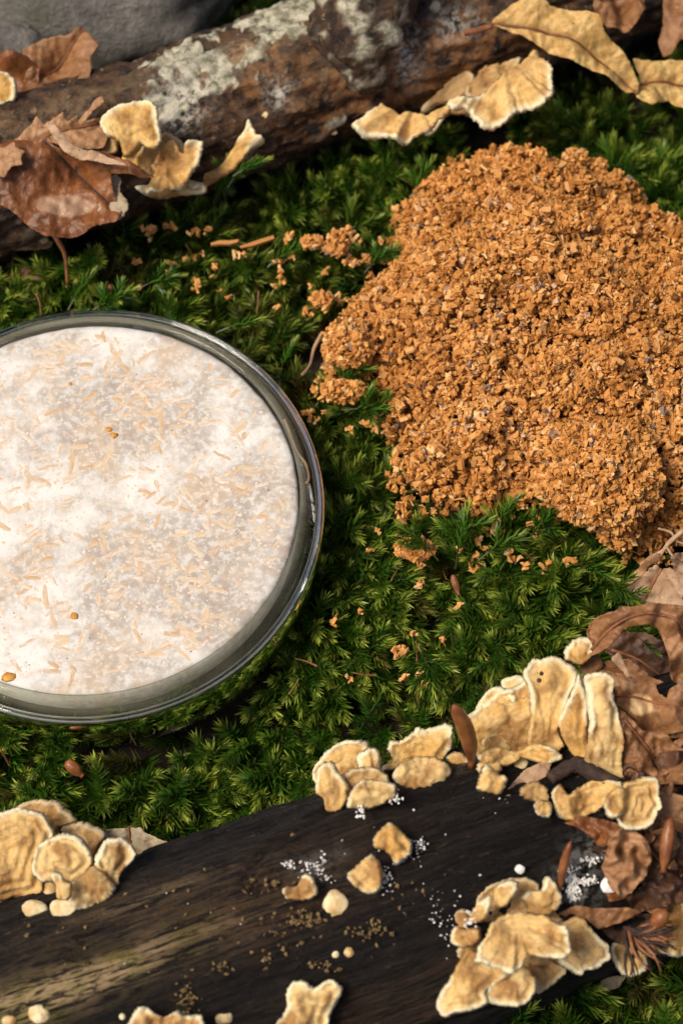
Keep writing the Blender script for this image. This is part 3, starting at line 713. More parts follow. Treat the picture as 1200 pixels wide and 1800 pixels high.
cluster('large tiered ochre fungus of overlapping shelves low on the black log', (900, 1640), [
    c([(150, 330), (240, 220), (400, 150), (560, 190), (640, 270), (700, 380), (640, 470), (500, 480), (420, 540), (260, 560), (150, 480)], (400, 330), facing(0.5), 0.0, mat='capd', lump=0.016),
    c([(230, 170), (300, 90), (400, 60), (500, 70), (530, 120), (500, 220), (380, 260), (250, 260)], (380, 200), facing(0.4), 0.0, mat='capd', lump=0.012),
    c([(440, 150), (480, 120), (530, 112), (540, 70), (572, 60), (610, 100), (632, 160), (610, 205), (560, 238), (490, 228), (465, 190)], (520, 200), facing(0.4, 0.2), 0.03, bulge=0.03),
    c([(310, 130), (340, 90), (390, 65), (430, 80), (432, 120), (400, 160), (370, 192), (325, 185)], (345, 160), facing(0.2, -0.3), 0.05),
    c([(200, 275), (210, 210), (250, 170), (297, 140), (307, 180), (290, 240), (255, 270)], (230, 240), facing(0.2, -0.4), 0.045),
    c([(128, 240), (150, 205), (190, 208), (205, 260), (180, 295), (145, 285)], (170, 260), facing(0.3, -0.3), 0.02, mat='capd'),
    c([(106, 330), (130, 288), (180, 300), (245, 288), (255, 340), (222, 382), (150, 392), (113, 368)], (200, 330), facing(0.5, -0.2), 0.04, bulge=0.03),
    c([(450, 490), (470, 425), (560, 440), (645, 480), (640, 515), (590, 560), (520, 608), (500, 570)], (520, 440), facing(0.7, 0.1), 0.03, mat='capd'),
    c([(635, 275), (700, 243), (760, 290), (800, 340), (840, 370), (855, 440), (800, 482), (740, 502), (720, 517), (660, 495), (610, 450), (620, 330)], (640, 320), facing(0.6, 0.3), 0.06, bulge=0.02),
    c([(43, 660), (60, 590), (100, 540), (150, 450), (200, 395), (290, 440), (390, 505), (320, 560), (280, 600), (285, 652), (170, 697), (125, 700), (92, 720), (58, 697)], (220, 440), facing(0.7, -0.1), 0.07, bulge=0.03),
    c([(272, 620), (280, 560), (330, 530), (440, 470), (492, 515), (513, 580), (500, 612), (450, 658), (370, 662), (295, 652)], (400, 510), facing(0.7, 0.1), 0.10, bulge=0.02),
    c([(218, 450), (260, 360), (330, 250), (420, 222), (480, 230), (560, 238), (620, 285), (652, 288), (672, 350), (677, 400), (640, 442), (600, 440), (540, 435), (470, 428), (445, 480), (400, 512), (330, 492), (260, 462)], (420, 270), facing(0.7, 0.0), 0.15, bulge=0.02, cup=0.01, ribs=0.014, jag=2.0)])
cluster('pale fungus sheet at the right edge spreading around a brown frayed tuft', (1140, 1640), [
    c([(855, 400), (880, 360), (1000, 390), (1032, 420), (1032, 480), (992, 516), (940, 524), (893, 500)], (950, 390), facing(0.5), 0.03, bulge=0.02),
    c([(1055, 125), (1100, 90), (1200, 80), (1330, 90), (1330, 380), (1200, 432), (1100, 427), (1000, 412), (1000, 380), (1080, 330), (1092, 200)], (1170, 250), facing(0.6), 0.05, bulge=0.035, lump=0.02)])
c = zc(200, 1480, 2.143)
cluster('forked ochre fungus lobe cut by the bottom edge of the photo', (540, 1790), [
    c([(560, 760), (605, 690), (650, 620), (645, 580), (670, 530), (720, 520), (755, 548), (800, 518), (830, 518), (862, 550), (845, 600), (822, 640), (800, 720), (760, 800), (560, 830)], (680, 790), facing(0.4), 0.06, bulge=0.03, lump=0.014)])
cluster('low crumbly ochre fungus crest along the bottom edge of the photo', (290, 1800), [
    c([(60, 665), (110, 618), (150, 640), (190, 657), (240, 635), (270, 652), (330, 650), (348, 690), (345, 780), (200, 820), (30, 780)], (200, 780), facing(0.4), 0.05, bulge=0.03, lump=0.02, jag=2.2)])
cluster('small two lobed fungus knob at the lower left of the white grains', (530, 1570), [
    c([(633, 182), (650, 168), (690, 163), (708, 125), (740, 122), (767, 170), (762, 202), (720, 218), (650, 214)], (700, 190), facing(0.5), 0.02, bulge=0.03, lump=0.012)])
cluster('lower of the two white dusted fungus knobs in the middle of the black log', (640, 1540), [
    c([(878, 122), (920, 80), (970, 48), (1002, 80), (1012, 120), (1002, 180), (962, 198), (900, 162)], (950, 120), facing(0.5), 0.025, bulge=0.04, lump=0.016)])
cluster('upper pointed one of the two white dusted fungus knobs on the black log', (690, 1490), [
    c([(973, 0), (1000, -50), (1040, -75), (1082, -42), (1122, 0), (1112, 50), (1062, 92), (1040, 52), (978, 22)], (1045, 0), facing(0.5), 0.03, bulge=0.045, lump=0.018)])
button(589, 1591, 20, 22, 'plain rounded fungus nub under the two lobed knob')
button(589, 1677, 6, 6, 'tan bead sized button, left one of the pair on dark wood')
button(613, 1674, 8, 8, 'tan bead sized button, right one of the pair on dark wood')
button(383, 1771, 9, 9, 'upper round button of the touching pair near the bottom edge')
button(393, 1788, 13, 12, 'lower wider button of the touching pair near the bottom edge')
button(452, 1764, 7, 6, 'lone tiny tan button near the bottom edge of the log')
button(70, 1781, 17, 15, 'cream oval button in the bottom left corner')
button(17, 1794, 12, 9, 'half hidden cream button at the extreme bottom left')
button(215, 1787, 5, 5, 'dull tan speck of a button left of the crumbly crest')

# ------------------------------------------------------------------ fungi on the back log
c = zc(0, 170, 2.4)
cluster('wavy fungus group under the back log with a tall rounded cap and frilled shelves', (250, 290), [
    c([(560, 260), (600, 200), (690, 150), (760, 180), (800, 260), (760, 330), (640, 340)], (640, 250), facing(0.2), 0.02, mat='capd'),
    c([(845, 372), (870, 320), (930, 280), (980, 220), (1000, 180), (1030, 140), (1045, 98), (1065, 108), (1080, 160), (1117, 195), (1060, 230), (1000, 300), (930, 342), (870, 380), (800, 400), (790, 340)], (900, 260), facing(0.5, 0.2), 0.06, bulge=0.012, ribs=0.014),
    c([(600, 405), (690, 380), (770, 360), (862, 365), (862, 408), (760, 418), (690, 432), (620, 424)], (720, 370), facing(0.5), 0.085, jag=2.0),
    c([(572, 388), (620, 375), (650, 320), (640, 290), (690, 210), (740, 195), (770, 240), (790, 190), (850, 183), (858, 230), (838, 300), (802, 345), (770, 392), (700, 402), (650, 412), (600, 412)], (700, 290), facing(0.5), 0.10, bulge=0.0, ribs=0.018, lump=0.014, cup=0.02),
    c([(430, 230), (470, 170), (500, 180), (495, 240), (450, 250)], (470, 220), facing(0.3), 0.06, mat='capd'),
    c([(508, 282), (530, 220), (570, 175), (607, 180), (602, 230), (582, 300), (555, 320), (528, 312)], (540, 280), facing(0.1, 0.4), 0.10, bulge=0.02),
    c([(430, 120), (440, 80), (490, 40), (560, 16), (640, 16), (668, 50), (676, 120), (684, 170), (660, 218), (620, 218), (590, 195), (560, 240), (520, 250), (500, 190), (445, 162)], (560, 210), facing(0.2, -0.1), 0.11, bulge=0.02)], BACK)
c = zc(600, 0, 2.0)
cluster('long frilly cream bracket with ragged pale margin under the right end of the back log', (790, 190), [
    c([(360, 300), (400, 265), (450, 250), (470, 300), (420, 350), (340, 370), (290, 400), (280, 380)], (380, 330), facing(0.4), 0.03, mat='capd'),
    c([(36, 458), (70, 420), (110, 385), (150, 368), (190, 395), (250, 388), (300, 400), (340, 380), (385, 365), (375, 410), (335, 442), (310, 478), (270, 478), (210, 508), (150, 492), (80, 498)], (260, 340), facing(0.7, -0.1), 0.06, ribs=0.024, cup=0.02, jag=2.6),
    c([(290, 470), (320, 440), (360, 385), (400, 350), (450, 345), (470, 390), (440, 410), (395, 402), (365, 420), (330, 470), (305, 482)], (400, 350), facing(0.6), 0.062, ribs=0.02, jag=2.0),
    c([(365, 372), (400, 345), (440, 350), (500, 328), (540, 280), (580, 240), (640, 210), (670, 178), (702, 183), (717, 230), (737, 290), (737, 340), (700, 382), (620, 412), (560, 447), (500, 458), (460, 432), (430, 395), (390, 402)], (560, 190), facing(0.6, 0.1), 0.07, ribs=0.03, cup=0.03, jag=2.8),
    c([(430, 335), (490, 240), (560, 220), (630, 208), (600, 280), (540, 320), (490, 345)], (520, 280), facing(0.3), 0.085, mat='capd', lump=0.02, jag=2.4)], BACK)
c = zc(0, 0, 2.727)
cluster('half cap of pale fungus on the back log at the left edge', (5, 160), [
    c([(-60, 350), (0, 343), (50, 355), (80, 400), (84, 450), (60, 492), (0, 508), (-60, 500)], (-20, 430), facing(0.3), 0.04)], BACK)
button(290, 240, 5, 7, 'speck of orange fungus on the back log, right of the tall rounded cap', BACK)
button(467, 205, 8, 9, 'orange brown nub low on the back log above the pointed shelf', BACK)
button(580, 230, 15, 7, 'flat white crust fleck at the foot of the back log', BACK)

# ------------------------------------------------------------------ stones
def stone(x, y, z, r, label, seed, freq=1.2, amp=0.16):
    W, F = lump_mesh(P(x, y, z), (0, 0, 1), r[0], r[1], r[2], seed, amp, 90, 50, freq)
    W = W + fbm(W * 12, 4)[:, None] * 0.006
    return tag(build('stone', W, F, MAT['rock']), label, 'stone')
stone(165, -30, 0.02, (0.33, 0.27, 0.24), 'large rounded dark grey stone behind the lichened log', 2)
stone(20, 115, 0.07, (0.11, 0.09, 0.1), 'smaller dark stone in front of the large one at the left edge', 5)

# ------------------------------------------------------------------ dead leaves
c = lambda pts: ZM(0, 170, 2.4, pts)
pl, _ = BACK.hit(100, 330); pl = pl + TOCAM * 0.09
leaf('big glossy red brown leaf with a dark midrib leaning against the back log',
     c([(-60, 260), (0, 220), (60, 200), (150, 200), (220, 190), (240, 230), (320, 258), (420, 265), (520, 290), (600, 330), (660, 365), (600, 372), (520, 352), (475, 345), (490, 420), (520, 500), (500, 540), (420, 560), (330, 605), (200, 605), (130, 560), (60, 500), (0, 470), (-60, 450)]),
     pl, facing(0.4), 'red', c([(240, 230, 0.03), (420, 265, 0.05), (600, 350, 0.04), (320, 330, -0.02), (0, 350, 0.02), (250, 500, 0.0), (200, 605, 0.02)]), c([(190, 205), (320, 320), (430, 430), (520, 505)]), vein_gap=30, spot=(115, 365, 50, 20))
leaf('pale curled edge of a leaf folded above the red brown leaf',
     c([(212, 135), (250, 140), (300, 200), (360, 235), (430, 250), (560, 310), (480, 300), (330, 268), (280, 240), (240, 190)]), pl + TOCAM * 0.05, facing(0.6, -0.2), 'pale', c([(250, 140, 0.03), (330, 262, 0.0), (430, 250, 0.02)]))
leaf('pinkish ragged oak leaf piece lying on the back log behind the red brown leaf',
     c([(50, 195), (130, 130), (165, 95), (190, 125), (270, 80), (290, 110), (330, 80), (335, 110), (420, 80), (455, 170), (440, 230), (300, 230), (220, 200), (190, 230), (100, 230)]), pl - TOCAM * 0.015, facing(0.6), 'pink', None, c([(100, 215), (250, 150), (420, 100)]), vein_gap=22)
leaf('small upright reddish leaf stalk scrap on the back log', c([(330, 110), (370, 60), (400, 10), (440, 0), (445, 25), (400, 62), (350, 120)]), pl + TOCAM * 0.0, facing(0.4), 'pink')
leaf('pinkish leaf margin under the tan crumbs at the left edge', c([(-40, 230), (20, 205), (60, 185), (75, 215), (110, 232), (88, 262), (96, 290), (50, 300), (20, 335), (-40, 330)]), pl + TOCAM * 0.07, facing(0.7), 'pink')
leaf('dark red leaf scrap in the hollow below the red brown leaf', c([(10, 760), (90, 722), (190, 710), (210, 800), (218, 845), (130, 832), (60, 800)]), P(45, 490, -0.02), facing(0.6, 0.2), 'red')
leaf('narrow brown leaf strip under the lower margin of the red brown leaf', c([(-20, 600), (80, 608), (225, 612), (200, 645), (60, 650), (-20, 640)]), P(45, 430, 0.03), facing(0.8), 'pink')
leaf('pale crumbly leaf skeleton hanging beside the red brown leaf', c([(462, 330), (510, 330), (505, 400), (548, 470), (520, 515), (415, 522), (425, 425), (478, 405)]), pl + TOCAM * 0.012, facing(0.4), 'grey', jag=3.0)
for i, (x, y) in enumerate([(27, 414), (48, 422), (77, 421)]):
    button(x, y, 9, 8, ['cream bead at the left end of the row under the red brown leaf', 'cream bead in the middle of the row under the red brown leaf', 'cream bead at the right end of the row under the red brown leaf'][i], anchor=P(x, y, 0.045))
c = lambda pts: ZM(0, 0, 2.727, pts)
tl, _ = BACK.hit(80, 165); tl = tl - TOCAM * 0.06
leaf('curled brown leaf with small holes propped between stone and back log', c([(110, 245), (200, 200), (290, 180), (340, 180), (385, 140), (440, 190), (478, 250), (445, 300), (435, 400), (330, 430), (200, 460), (100, 480), (130, 330)]), tl, facing(0.3, 0.1), 'oak', c([(385, 140, 0.03), (290, 300, -0.03), (440, 300, 0.03), (160, 260, 0.0)]), c([(110, 420), (280, 300), (400, 160)]), vein_gap=20)
leaf('folded brown leaf edge behind the pale half cap at the left edge', c([(-20, 300), (60, 266), (140, 280), (182, 330), (170, 430), (80, 480), (50, 400), (-20, 345)]), tl + TOCAM * 0.02, facing(0.4, -0.2), 'red', c([(60, 270, 0.03), (120, 400, -0.02)]))
c = lambda pts: ZM(600, 0, 2.0, pts)
ur = P(1000, 100, 0.22)
leaf('tan beech leaf with dark pinholes arching off the back log', c([(522, 92), (600, 30), (690, 5), (730, 40), (830, 65), (900, 85), (920, 130), (980, 170), (1022, 215), (1052, 270), (1050, 297), (1010, 302), (930, 262), (840, 232), (740, 192), (640, 142)]),
     ur, facing(0.5), 'tan', c([(525, 90, 0.02), (690, 10, 0.03), (740, 190, -0.01), (900, 90, 0.03), (930, 260, -0.02), (1040, 290, -0.05), (780, 120, 0.035)]), c([(525, 92), (700, 122), (860, 180), (1045, 292)]), vein_gap=21, stalk=c([(430, 115), (480, 105), (528, 91)]))
leaf('second tan leaf with a wavy lower edge at the right margin', c([(1020, 215), (1090, 222), (1200, 213), (1300, 225), (1300, 420), (1200, 395), (1150, 353), (1080, 388), (1030, 362), (1008, 312), (1050, 288)]), P(1160, 150, 0.12), facing(0.5, 0.1), 'tan', c([(1080, 385, 0.03), (1150, 355, -0.01), (1100, 260, 0.0)]), c([(1020, 300), (1150, 290), (1290, 320)]), vein_gap=20)
leaf('greyish brown lobed leaf hanging at the top right corner', c([(1130, 0), (1160, -60), (1300, -60), (1300, 160), (1190, 140), (1160, 192), (1130, 202), (1113, 150), (1130, 80)]), P(1180, 40, 0.12), facing(0.3), 'oak')
leaf('crumpled brown leaf behind the tan beech leaf', c([(870, 50), (930, -40), (1060, -30), (1055, 60), (1000, 125), (930, 118)]), BACK.hit(1080, 25)[0] + TOCAM * 0.03, facing(0.5), 'oak', c([(930, 50, 0.04), (980, 20, -0.02), (1040, 30, 0.03)]), wave=0.03)
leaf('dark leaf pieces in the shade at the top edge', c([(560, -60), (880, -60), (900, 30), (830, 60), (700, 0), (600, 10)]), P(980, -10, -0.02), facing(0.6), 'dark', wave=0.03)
c = lambda pts: ZM(1000, 920, 4.5, pts)
leaf('pale dry leaf with one dark crease, above the curled oak leaf', c([(455, 510), (520, 450), (600, 390), (680, 336), (720, 365), (780, 362), (840, 410), (900, 440), (980, 480), (980, 560), (880, 560), (860, 620), (920, 710), (800, 680), (580, 645), (560, 620), (470, 560)]), P(1140, 1040, 0.10), facing(0.5), 'pale', c([(680, 340, 0.02), (600, 600, 0.0), (880, 450, 0.03), (460, 520, -0.03)]), c([(720, 365), (660, 480), (585, 635)]), vein_gap=60)
leaf('brown oak leaf curling over in a wide arch at the right edge', c([(150, 850), (170, 800), (220, 740), (300, 710), (360, 700), (400, 670), (480, 670), (600, 655), (700, 655), (800, 660), (900, 680), (1060, 720), (1060, 1270), (880, 1262), (820, 1240), (800, 1170), (770, 1080), (740, 980), (700, 880), (680, 830), (580, 810), (470, 820), (400, 890), (330, 960), (250, 1020), (168, 1042), (200, 960), (160, 900)]),
     P(1130, 1110, 0.36), facing(0.4, 0.0), 'oak', c([(170, 1030, -0.04), (180, 850, -0.02), (400, 700, 0.02), (600, 720, 0.06), (800, 760, 0.06), (950, 950, 0.03), (850, 1230, -0.02), (440, 840, -0.01), (690, 850, 0.02)]), c([(190, 990), (330, 830), (480, 745), (650, 735), (820, 790), (930, 960), (980, 1240)]), vein_gap=26, wave=0.014)
leaf('brown oak leaf with a round pale spot and jagged notches beside the tall caps', c([(288, 1350), (340, 1290), (400, 1280), (430, 1330), (530, 1290), (540, 1190), (620, 1220), (738, 1265), (680, 1290), (700, 1350), (760, 1392), (780, 1320), (870, 1268), (1060, 1280), (1060, 1620), (900, 1650), (800, 1672), (700, 1682), (570, 1655), (540, 1600), (480, 1540), (380, 1440), (300, 1392)]),
     P(1140, 1225, 0.33), facing(0.5, -0.1), 'oak', c([(300, 1360, -0.03), (560, 1440, 0.02), (800, 1500, 0.04), (700, 1680, -0.02), (560, 1200, 0.02)]), c([(300, 1345), (520, 1380), (760, 1440), (1000, 1440)]), vein_gap=26, spot=(1000 + 560 / 4.5, 920 + 1440 / 4.5, 20, 18.5))
leaf('narrow rolled pale leaf strip on the shaded leaves', c([(345, 1080), (400, 1023), (432, 1080), (470, 1170), (532, 1292), (505, 1294), (430, 1180)]), P(1098, 1180, 0.31), facing(0.4, -0.3), 'pale', c([(400, 1080, 0.03), (460, 1190, 0.03), (520, 1290, 0.0)]))
leaf('leaf coloured dark for the shade under the arch of the oak leaf', c([(280, 1010), (420, 860), (600, 870), (760, 960), (850, 1200), (880, 1320), (700, 1360), (520, 1220), (380, 1080)]), P(1130, 1160, 0.05), facing(0.5, 0.1), 'dark', None, c([(330, 1000), (560, 1080), (800, 1280)]), vein_gap=24)  # dark colour stands in for the shade below the arch
leaf('mid brown veined leaf between the tall caps and the spotted oak leaf', c([(245, 1110), (340, 1080), (470, 1075), (630, 1190), (560, 1310), (430, 1340), (340, 1330), (350, 1240), (235, 1185)]), P(1095, 1190, 0.25), facing(0.4), 'pink', None, c([(260, 1140), (430, 1180), (560, 1270)]), vein_gap=20)
leaf('broad brown leaf under the spotted oak leaf', c([(360, 1450), (480, 1550), (570, 1640), (760, 1660), (850, 1760), (1060, 1850), (1060, 2080), (700, 2060), (430, 1990), (420, 1800)]), FRONT.hit(1140, 1330)[0] + TOCAM * 0.04, facing(0.5), 'oak', c([(500, 1700, 0.02), (760, 1800, -0.02), (900, 1950, 0.02)]), c([(420, 1560), (640, 1800), (760, 2040)]), vein_gap=22, wave=0.024)
leaf('brown flake between the lone scalloped cap and the curled oak leaf', c([(66, 1145), (180, 1040), (250, 1060), (264, 1130), (200, 1185), (120, 1200)]), P(1038, 1165, 0.27), facing(0.4), 'oak')
leaf('twisted dry leaf at the foot of the sawdust', c([(435, 475), (520, 370), (640, 280), (730, 245), (730, 305), (650, 345), (560, 425), (480, 480)]), P(1130, 1000, 0.09), facing(0.4, -0.3), 'pink', c([(640, 290, 0.03), (560, 400, -0.02)]))
leaf('brown leaf lump at the right edge below the sawdust', c([(815, 260), (880, 220), (1020, 200), (1040, 420), (900, 430), (840, 390)]), P(1195, 985, 0.08), facing(0.4), 'pale', None, wave=0.03)
leaf('brown leaf under the pale dry leaf', c([(820, 560), (980, 540), (1060, 560), (1060, 740), (900, 700)]), P(1200, 1060, 0.12), facing(0.5), 'oak')
c = lambda pts: ZM(820, 1320, 3.158, pts)
leaf('crumpled tan leaf folded into ridges below the saucer cap', c([(745, 600), (780, 480), (850, 420), (930, 450), (1000, 500), (1012, 600), (980, 680), (900, 785), (850, 810), (790, 765), (740, 650)]), FRONT.hit(1095, 1520)[0] + TOCAM * 0.05, facing(0.4), 'pink', c([(800, 600, 0.05), (850, 560, -0.03), (900, 620, 0.05), (940, 560, -0.03), (870, 740, 0.04), (975, 560, 0.04)]), None, wave=0.03)
leaf('dark brown leaf behind the crumpled tan leaf', c([(870, 420), (960, 440), (1060, 410), (1100, 420), (1200, 480), (1240, 640), (1060, 760), (960, 740)]), FRONT.hit(1140, 1500)[0] + TOCAM * 0.01, facing(0.4, 0.1), 'dark', None, c([(900, 440), (1050, 600), (1150, 720)]), wave=0.03)
leaf('thin rose brown leaf scrap under the tall caps', c([(200, 245), (270, 160), (330, 100), (420, 60), (470, 70), (445, 135), (380, 175), (300, 205), (240, 252)]), FRONT.hit(915, 1370)[0] + TOCAM * 0.02, facing(0.5), 'pale')
leaf('brown stained leaf scrap between the speckled lobe and the saucer cap', c([(468, 180), (520, 120), (600, 130), (700, 175), (690, 200), (600, 240), (520, 270), (465, 225)]), FRONT.hit(1000, 1380)[0] + TOCAM * 0.0, facing(0.5), 'oak')
leaf('torn orange brown leaf edge hanging below the saucer cap', c([(540, 400), (640, 360), (760, 380), (880, 420), (860, 480), (760, 560), (720, 520), (680, 470), (600, 420)]), FRONT.hit(1040, 1455)[0] + TOCAM * 0.02, facing(0.4), 'red', None, None, wave=0.02)
leaf('dull brown leaf at the right edge level with the saucer cap', c([(1090, 380), (1120, 360), (1300, 420), (1300, 560), (1200, 580), (1140, 440)]), FRONT.hit(1190, 1465)[0] + TOCAM * 0.03, facing(0.3, -0.3), 'oak')
leaf('tiny upright brown leaf chip right of the saucer cap', c([(1092, 230), (1130, 168), (1145, 180), (1138, 240), (1110, 258)]), FRONT.hit(1172, 1390)[0] + TOCAM * 0.05, facing(0.3), 'oak')
leaf('rotting dark leaf between log and litter at the right', c([(880, 820), (1000, 720), (1200, 640), (1300, 640), (1300, 800), (1100, 860), (950, 900)]), FRONT.hit(1150, 1560)[0] + TOCAM * 0.02, facing(0.5), 'dark', None, None, wave=0.03)
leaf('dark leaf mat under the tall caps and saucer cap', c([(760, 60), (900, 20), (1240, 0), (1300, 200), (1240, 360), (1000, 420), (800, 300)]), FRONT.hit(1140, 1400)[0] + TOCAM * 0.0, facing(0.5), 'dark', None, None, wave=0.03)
c = lambda pts: ZM(750, 1520, 2.667, pts)
leaf('brown leaf strip between the tiered fungus and the frayed tuft', c([(590, 240), (700, 190), (800, 205), (930, 200), (1010, 220), (910, 270), (800, 300), (740, 255), (650, 260)]), FRONT.hit(1040, 1605)[0] + TOCAM * 0.015, facing(0.5), 'oak')
leaf('dark brown leaf backing the frayed tuft', c([(780, 260), (900, 210), (1060, 240), (1100, 330), (1000, 400), (860, 350)]), FRONT.hit(1100, 1635)[0] + TOCAM * 0.01, facing(0.5), 'dark')
leaf('scrap of bleached bark at the lower right foot of the log', c([(770, 540), (860, 520), (930, 520), (900, 570), (840, 600), (790, 575)]), P(1070, 1728, -0.05), facing(0.6), 'grey', jag=2.0)
c = lambda pts: ZM(0, 1390, 3.636, pts)
leaf('faded grey tan leaf standing behind the black log right of the left cluster', c([(680, 250), (820, 236), (900, 243), (930, 270), (1000, 300), (1080, 320), (1140, 385), (1160, 460), (1000, 560), (860, 560), (700, 500)]), FRONT.hit(250, 1525)[0] - TOCAM * 0.12, facing(0.1), 'grey', None, c([(820, 238), (830, 330), (880, 420)]), vein_gap=40)

# crumbled bits of leaf that fill the litter on the right end of the log
frag = random.Random(41)
for k in range(46):
    px, py = frag.uniform(1055, 1230), frag.uniform(1290, 1600)
    if px < 1080 and py > 1500: continue
    n = frag.randint(5, 8); r0 = frag.uniform(12, 34); st = frag.uniform(0.4, 1.0); ro = frag.uniform(0, 3.1); out = []
    for j in range(n):
        a = 2 * math.pi * j / n; r = r0 * frag.uniform(0.6, 1.25); x, y = r * math.cos(a), r * st * math.sin(a)
        out.append((px + x * math.cos(ro) - y * math.sin(ro), py + x * math.sin(ro) + y * math.cos(ro), frag.uniform(-0.02, 0.02)))
    an, _ = FRONT.hit(px, py)
    root = empty('leaf_fragment', an + TOCAM * frag.uniform(0.0, 0.035), 'small crumbled brown leaf fragment in the litter covering the end of the black log', 'leaf fragment', 'leaf fragments in the litter')
    leaf_blade('blade', out, np.array(root.location), facing(frag.uniform(0, 0.8), frag.uniform(-0.6, 0.6)), frag.choice(['dark', 'oak', 'dark', 'pink', 'red']), root, None, [out[0][:2], (px, py), out[n // 2][:2]], wave=0.02, step=6.0)
# ------------------------------------------------------------------ buds, twigs, roots
def spindle(name, label, cat, a, b, w, mat, bend=0.0, tip=0.15, n=14, group=None):
    a = np.asarray(a, float); b = np.asarray(b, float); s = np.linspace(0, 1, n)
    side = unit(np.cross(b - a, TOCAM)); pts = a[None] + (b - a)[None] * s[:, None] + side[None] * (np.sin(s * math.pi) * bend)[:, None]
    r = w * (np.sin(np.clip(0.12 + s * 0.86, 0, 1) * math.pi) ** 0.75); r[0] = w * tip; r[-1] = w * 0.5
    V, F = tube(pts, r, 10, 0.05); return tag(build(name, V, F, MAT[mat]), label, cat, group)
h, _ = FRONT.hit(826, 1342)
spindle('bud_scale', 'glossy amber bud scale standing upright between ragged fungus and tall caps', 'bud scale', P(797, 1240, 0.47), h + TOCAM * 0.05, 0.016, 'bud', -0.008)
h0, _ = FRONT.hit(995, 1468); h1, _ = FRONT.hit(980, 1565)
spindle('bud_scale', 'thin orange brown needle scale beside the white mycelium patch', 'bud scale', h0 + TOCAM * 0.07, h1 + TOCAM * 0.02, 0.008, 'bud', 0.003)
spindle('bud_scale', 'brown bud scale among dark leaves under the saucer cap', 'bud scale', FRONT.hit(1164, 1425)[0] + TOCAM * 0.09, FRONT.hit(1152, 1520)[0] + TOCAM * 0.08, 0.012, 'bud')
spindle('bud_scale', 'plump red brown bud above the frayed tuft', 'bud scale', FRONT.hit(1155, 1582)[0] + TOCAM * 0.1, FRONT.hit(1130, 1618)[0] + TOCAM * 0.09, 0.0145, 'bud')
spindle('bud_scale', 'small amber seed lying in the moss below the dish', 'seed', P(116, 1338, 0.06), P(146, 1364, 0.04), 0.0125, 'bud')
spindle('bud_scale', 'dark brown bud scale stuck in moss under the sawdust', 'bud scale', P(795, 1010, 0.07), P(806, 1046, 0.05), 0.008, 'needle')
def twig(name, label, cat, pts, r, mat, n=8, bumps=0.1):
    path = smooth_path(pts, 6); V, F = tube(path, np.interp(np.linspace(0, 1, len(path)), np.linspace(0, 1, len(r)), r), n, bumps)
    return tag(build(name, V, F, MAT[mat]), label, cat)
z = lambda q: [FRONT.hit(800 + x / 3, 1100 + y / 3)[0] + TOCAM * 0.06 for x, y in q]
twig('twig', 'short dark ridged twig under the tall caps', 'twig', z([(480, 785), (560, 735), (640, 715), (720, 765), (840, 805)]), [0.010, 0.013, 0.015, 0.014, 0.008], 'twig', 12, 0.16)
twig('twig', 'thin bent brown twig rising beside the red brown leaf', 'twig', [P(82, 390, 0.14), P(100, 420, 0.12), P(115, 450, 0.08), P(119, 500, 0.02)], [0.003, 0.006, 0.005, 0.003], 'needle')
twig('twig', 'reddish stub poking from moss above the dish', 'twig', [P(196, 503, 0.06), P(190, 525, 0.02), P(186, 560, -0.05)], [0.007, 0.008, 0.008], 'needle')
zr = lambda q: [P(1000 + x / 4.5, 920 + y / 4.5, h) for x, y, h in q]
twig('root', 'forked pale dry root at the right edge below the sawdust', 'root', zr([(980, 20, 0.16), (900, 60, 0.15), (790, 150, 0.13), (740, 215, 0.12), (640, 270, 0.10), (560, 330, 0.08)]), [0.005, 0.005, 0.005, 0.004, 0.004, 0.003], 'root')
twig('root', 'hair thin root branching down from the forked root', 'root', zr([(765, 180, 0.13), (730, 240, 0.12), (715, 290, 0.11)]), [0.003, 0.003, 0.002], 'root')
twig('root', 'fine root looping to the right of the forked root', 'root', zr([(770, 190, 0.13), (820, 260, 0.12), (880, 290, 0.1), (960, 280, 0.1)]), [0.003, 0.003, 0.003, 0.002], 'root')
twig('root', 'wispy root at the right edge above the fork', 'root', zr([(700, 40, 0.14), (800, 70, 0.14), (850, 140, 0.13), (940, 170, 0.12)]), [0.002, 0.003, 0.002, 0.002], 'root')
twig('root', 'dark branching rootlet in the bare patch right of the dish', 'root', [P(566, 585, 0.05), P(552, 612, 0.04), P(545, 640, 0.01), P(530, 660, 0.0)], [0.004, 0.004, 0.003, 0.003], 'root')
tuft = empty('frayed_tuft', FRONT.hit(1120, 1640)[0], 'brown frayed leaf tuft lying on the pale fungus sheet at the right edge', 'leaf tuft')
for i in range(34):
    a = FRONT.hit(1095 + random.uniform(-6, 6), 1625 + random.uniform(-8, 8))[0] + TOCAM * 0.06; ang = random.uniform(-0.6, 1.6)
    b = a + RT * (0.075 * math.cos(ang)) - UP * (0.075 * math.sin(ang)) + TOCAM * random.uniform(0.0, 0.05)
    side_ = unit(np.cross(b - a, TOCAM))[None]; s = np.linspace(0, 1, 6); pts = a[None] + (b - a)[None] * s[:, None] + TOCAM[None] * (np.sin(s * 3.1) * 0.015)[:, None] + side_ * (np.sin(s * 5 + i) * 0.006)[:, None]
    V, F = tube(pts, np.linspace(0.0045, 0.0012, 6), 5, 0.2); build('strand', V, F, MAT['twig' if i % 3 else 'needle'], tuft)

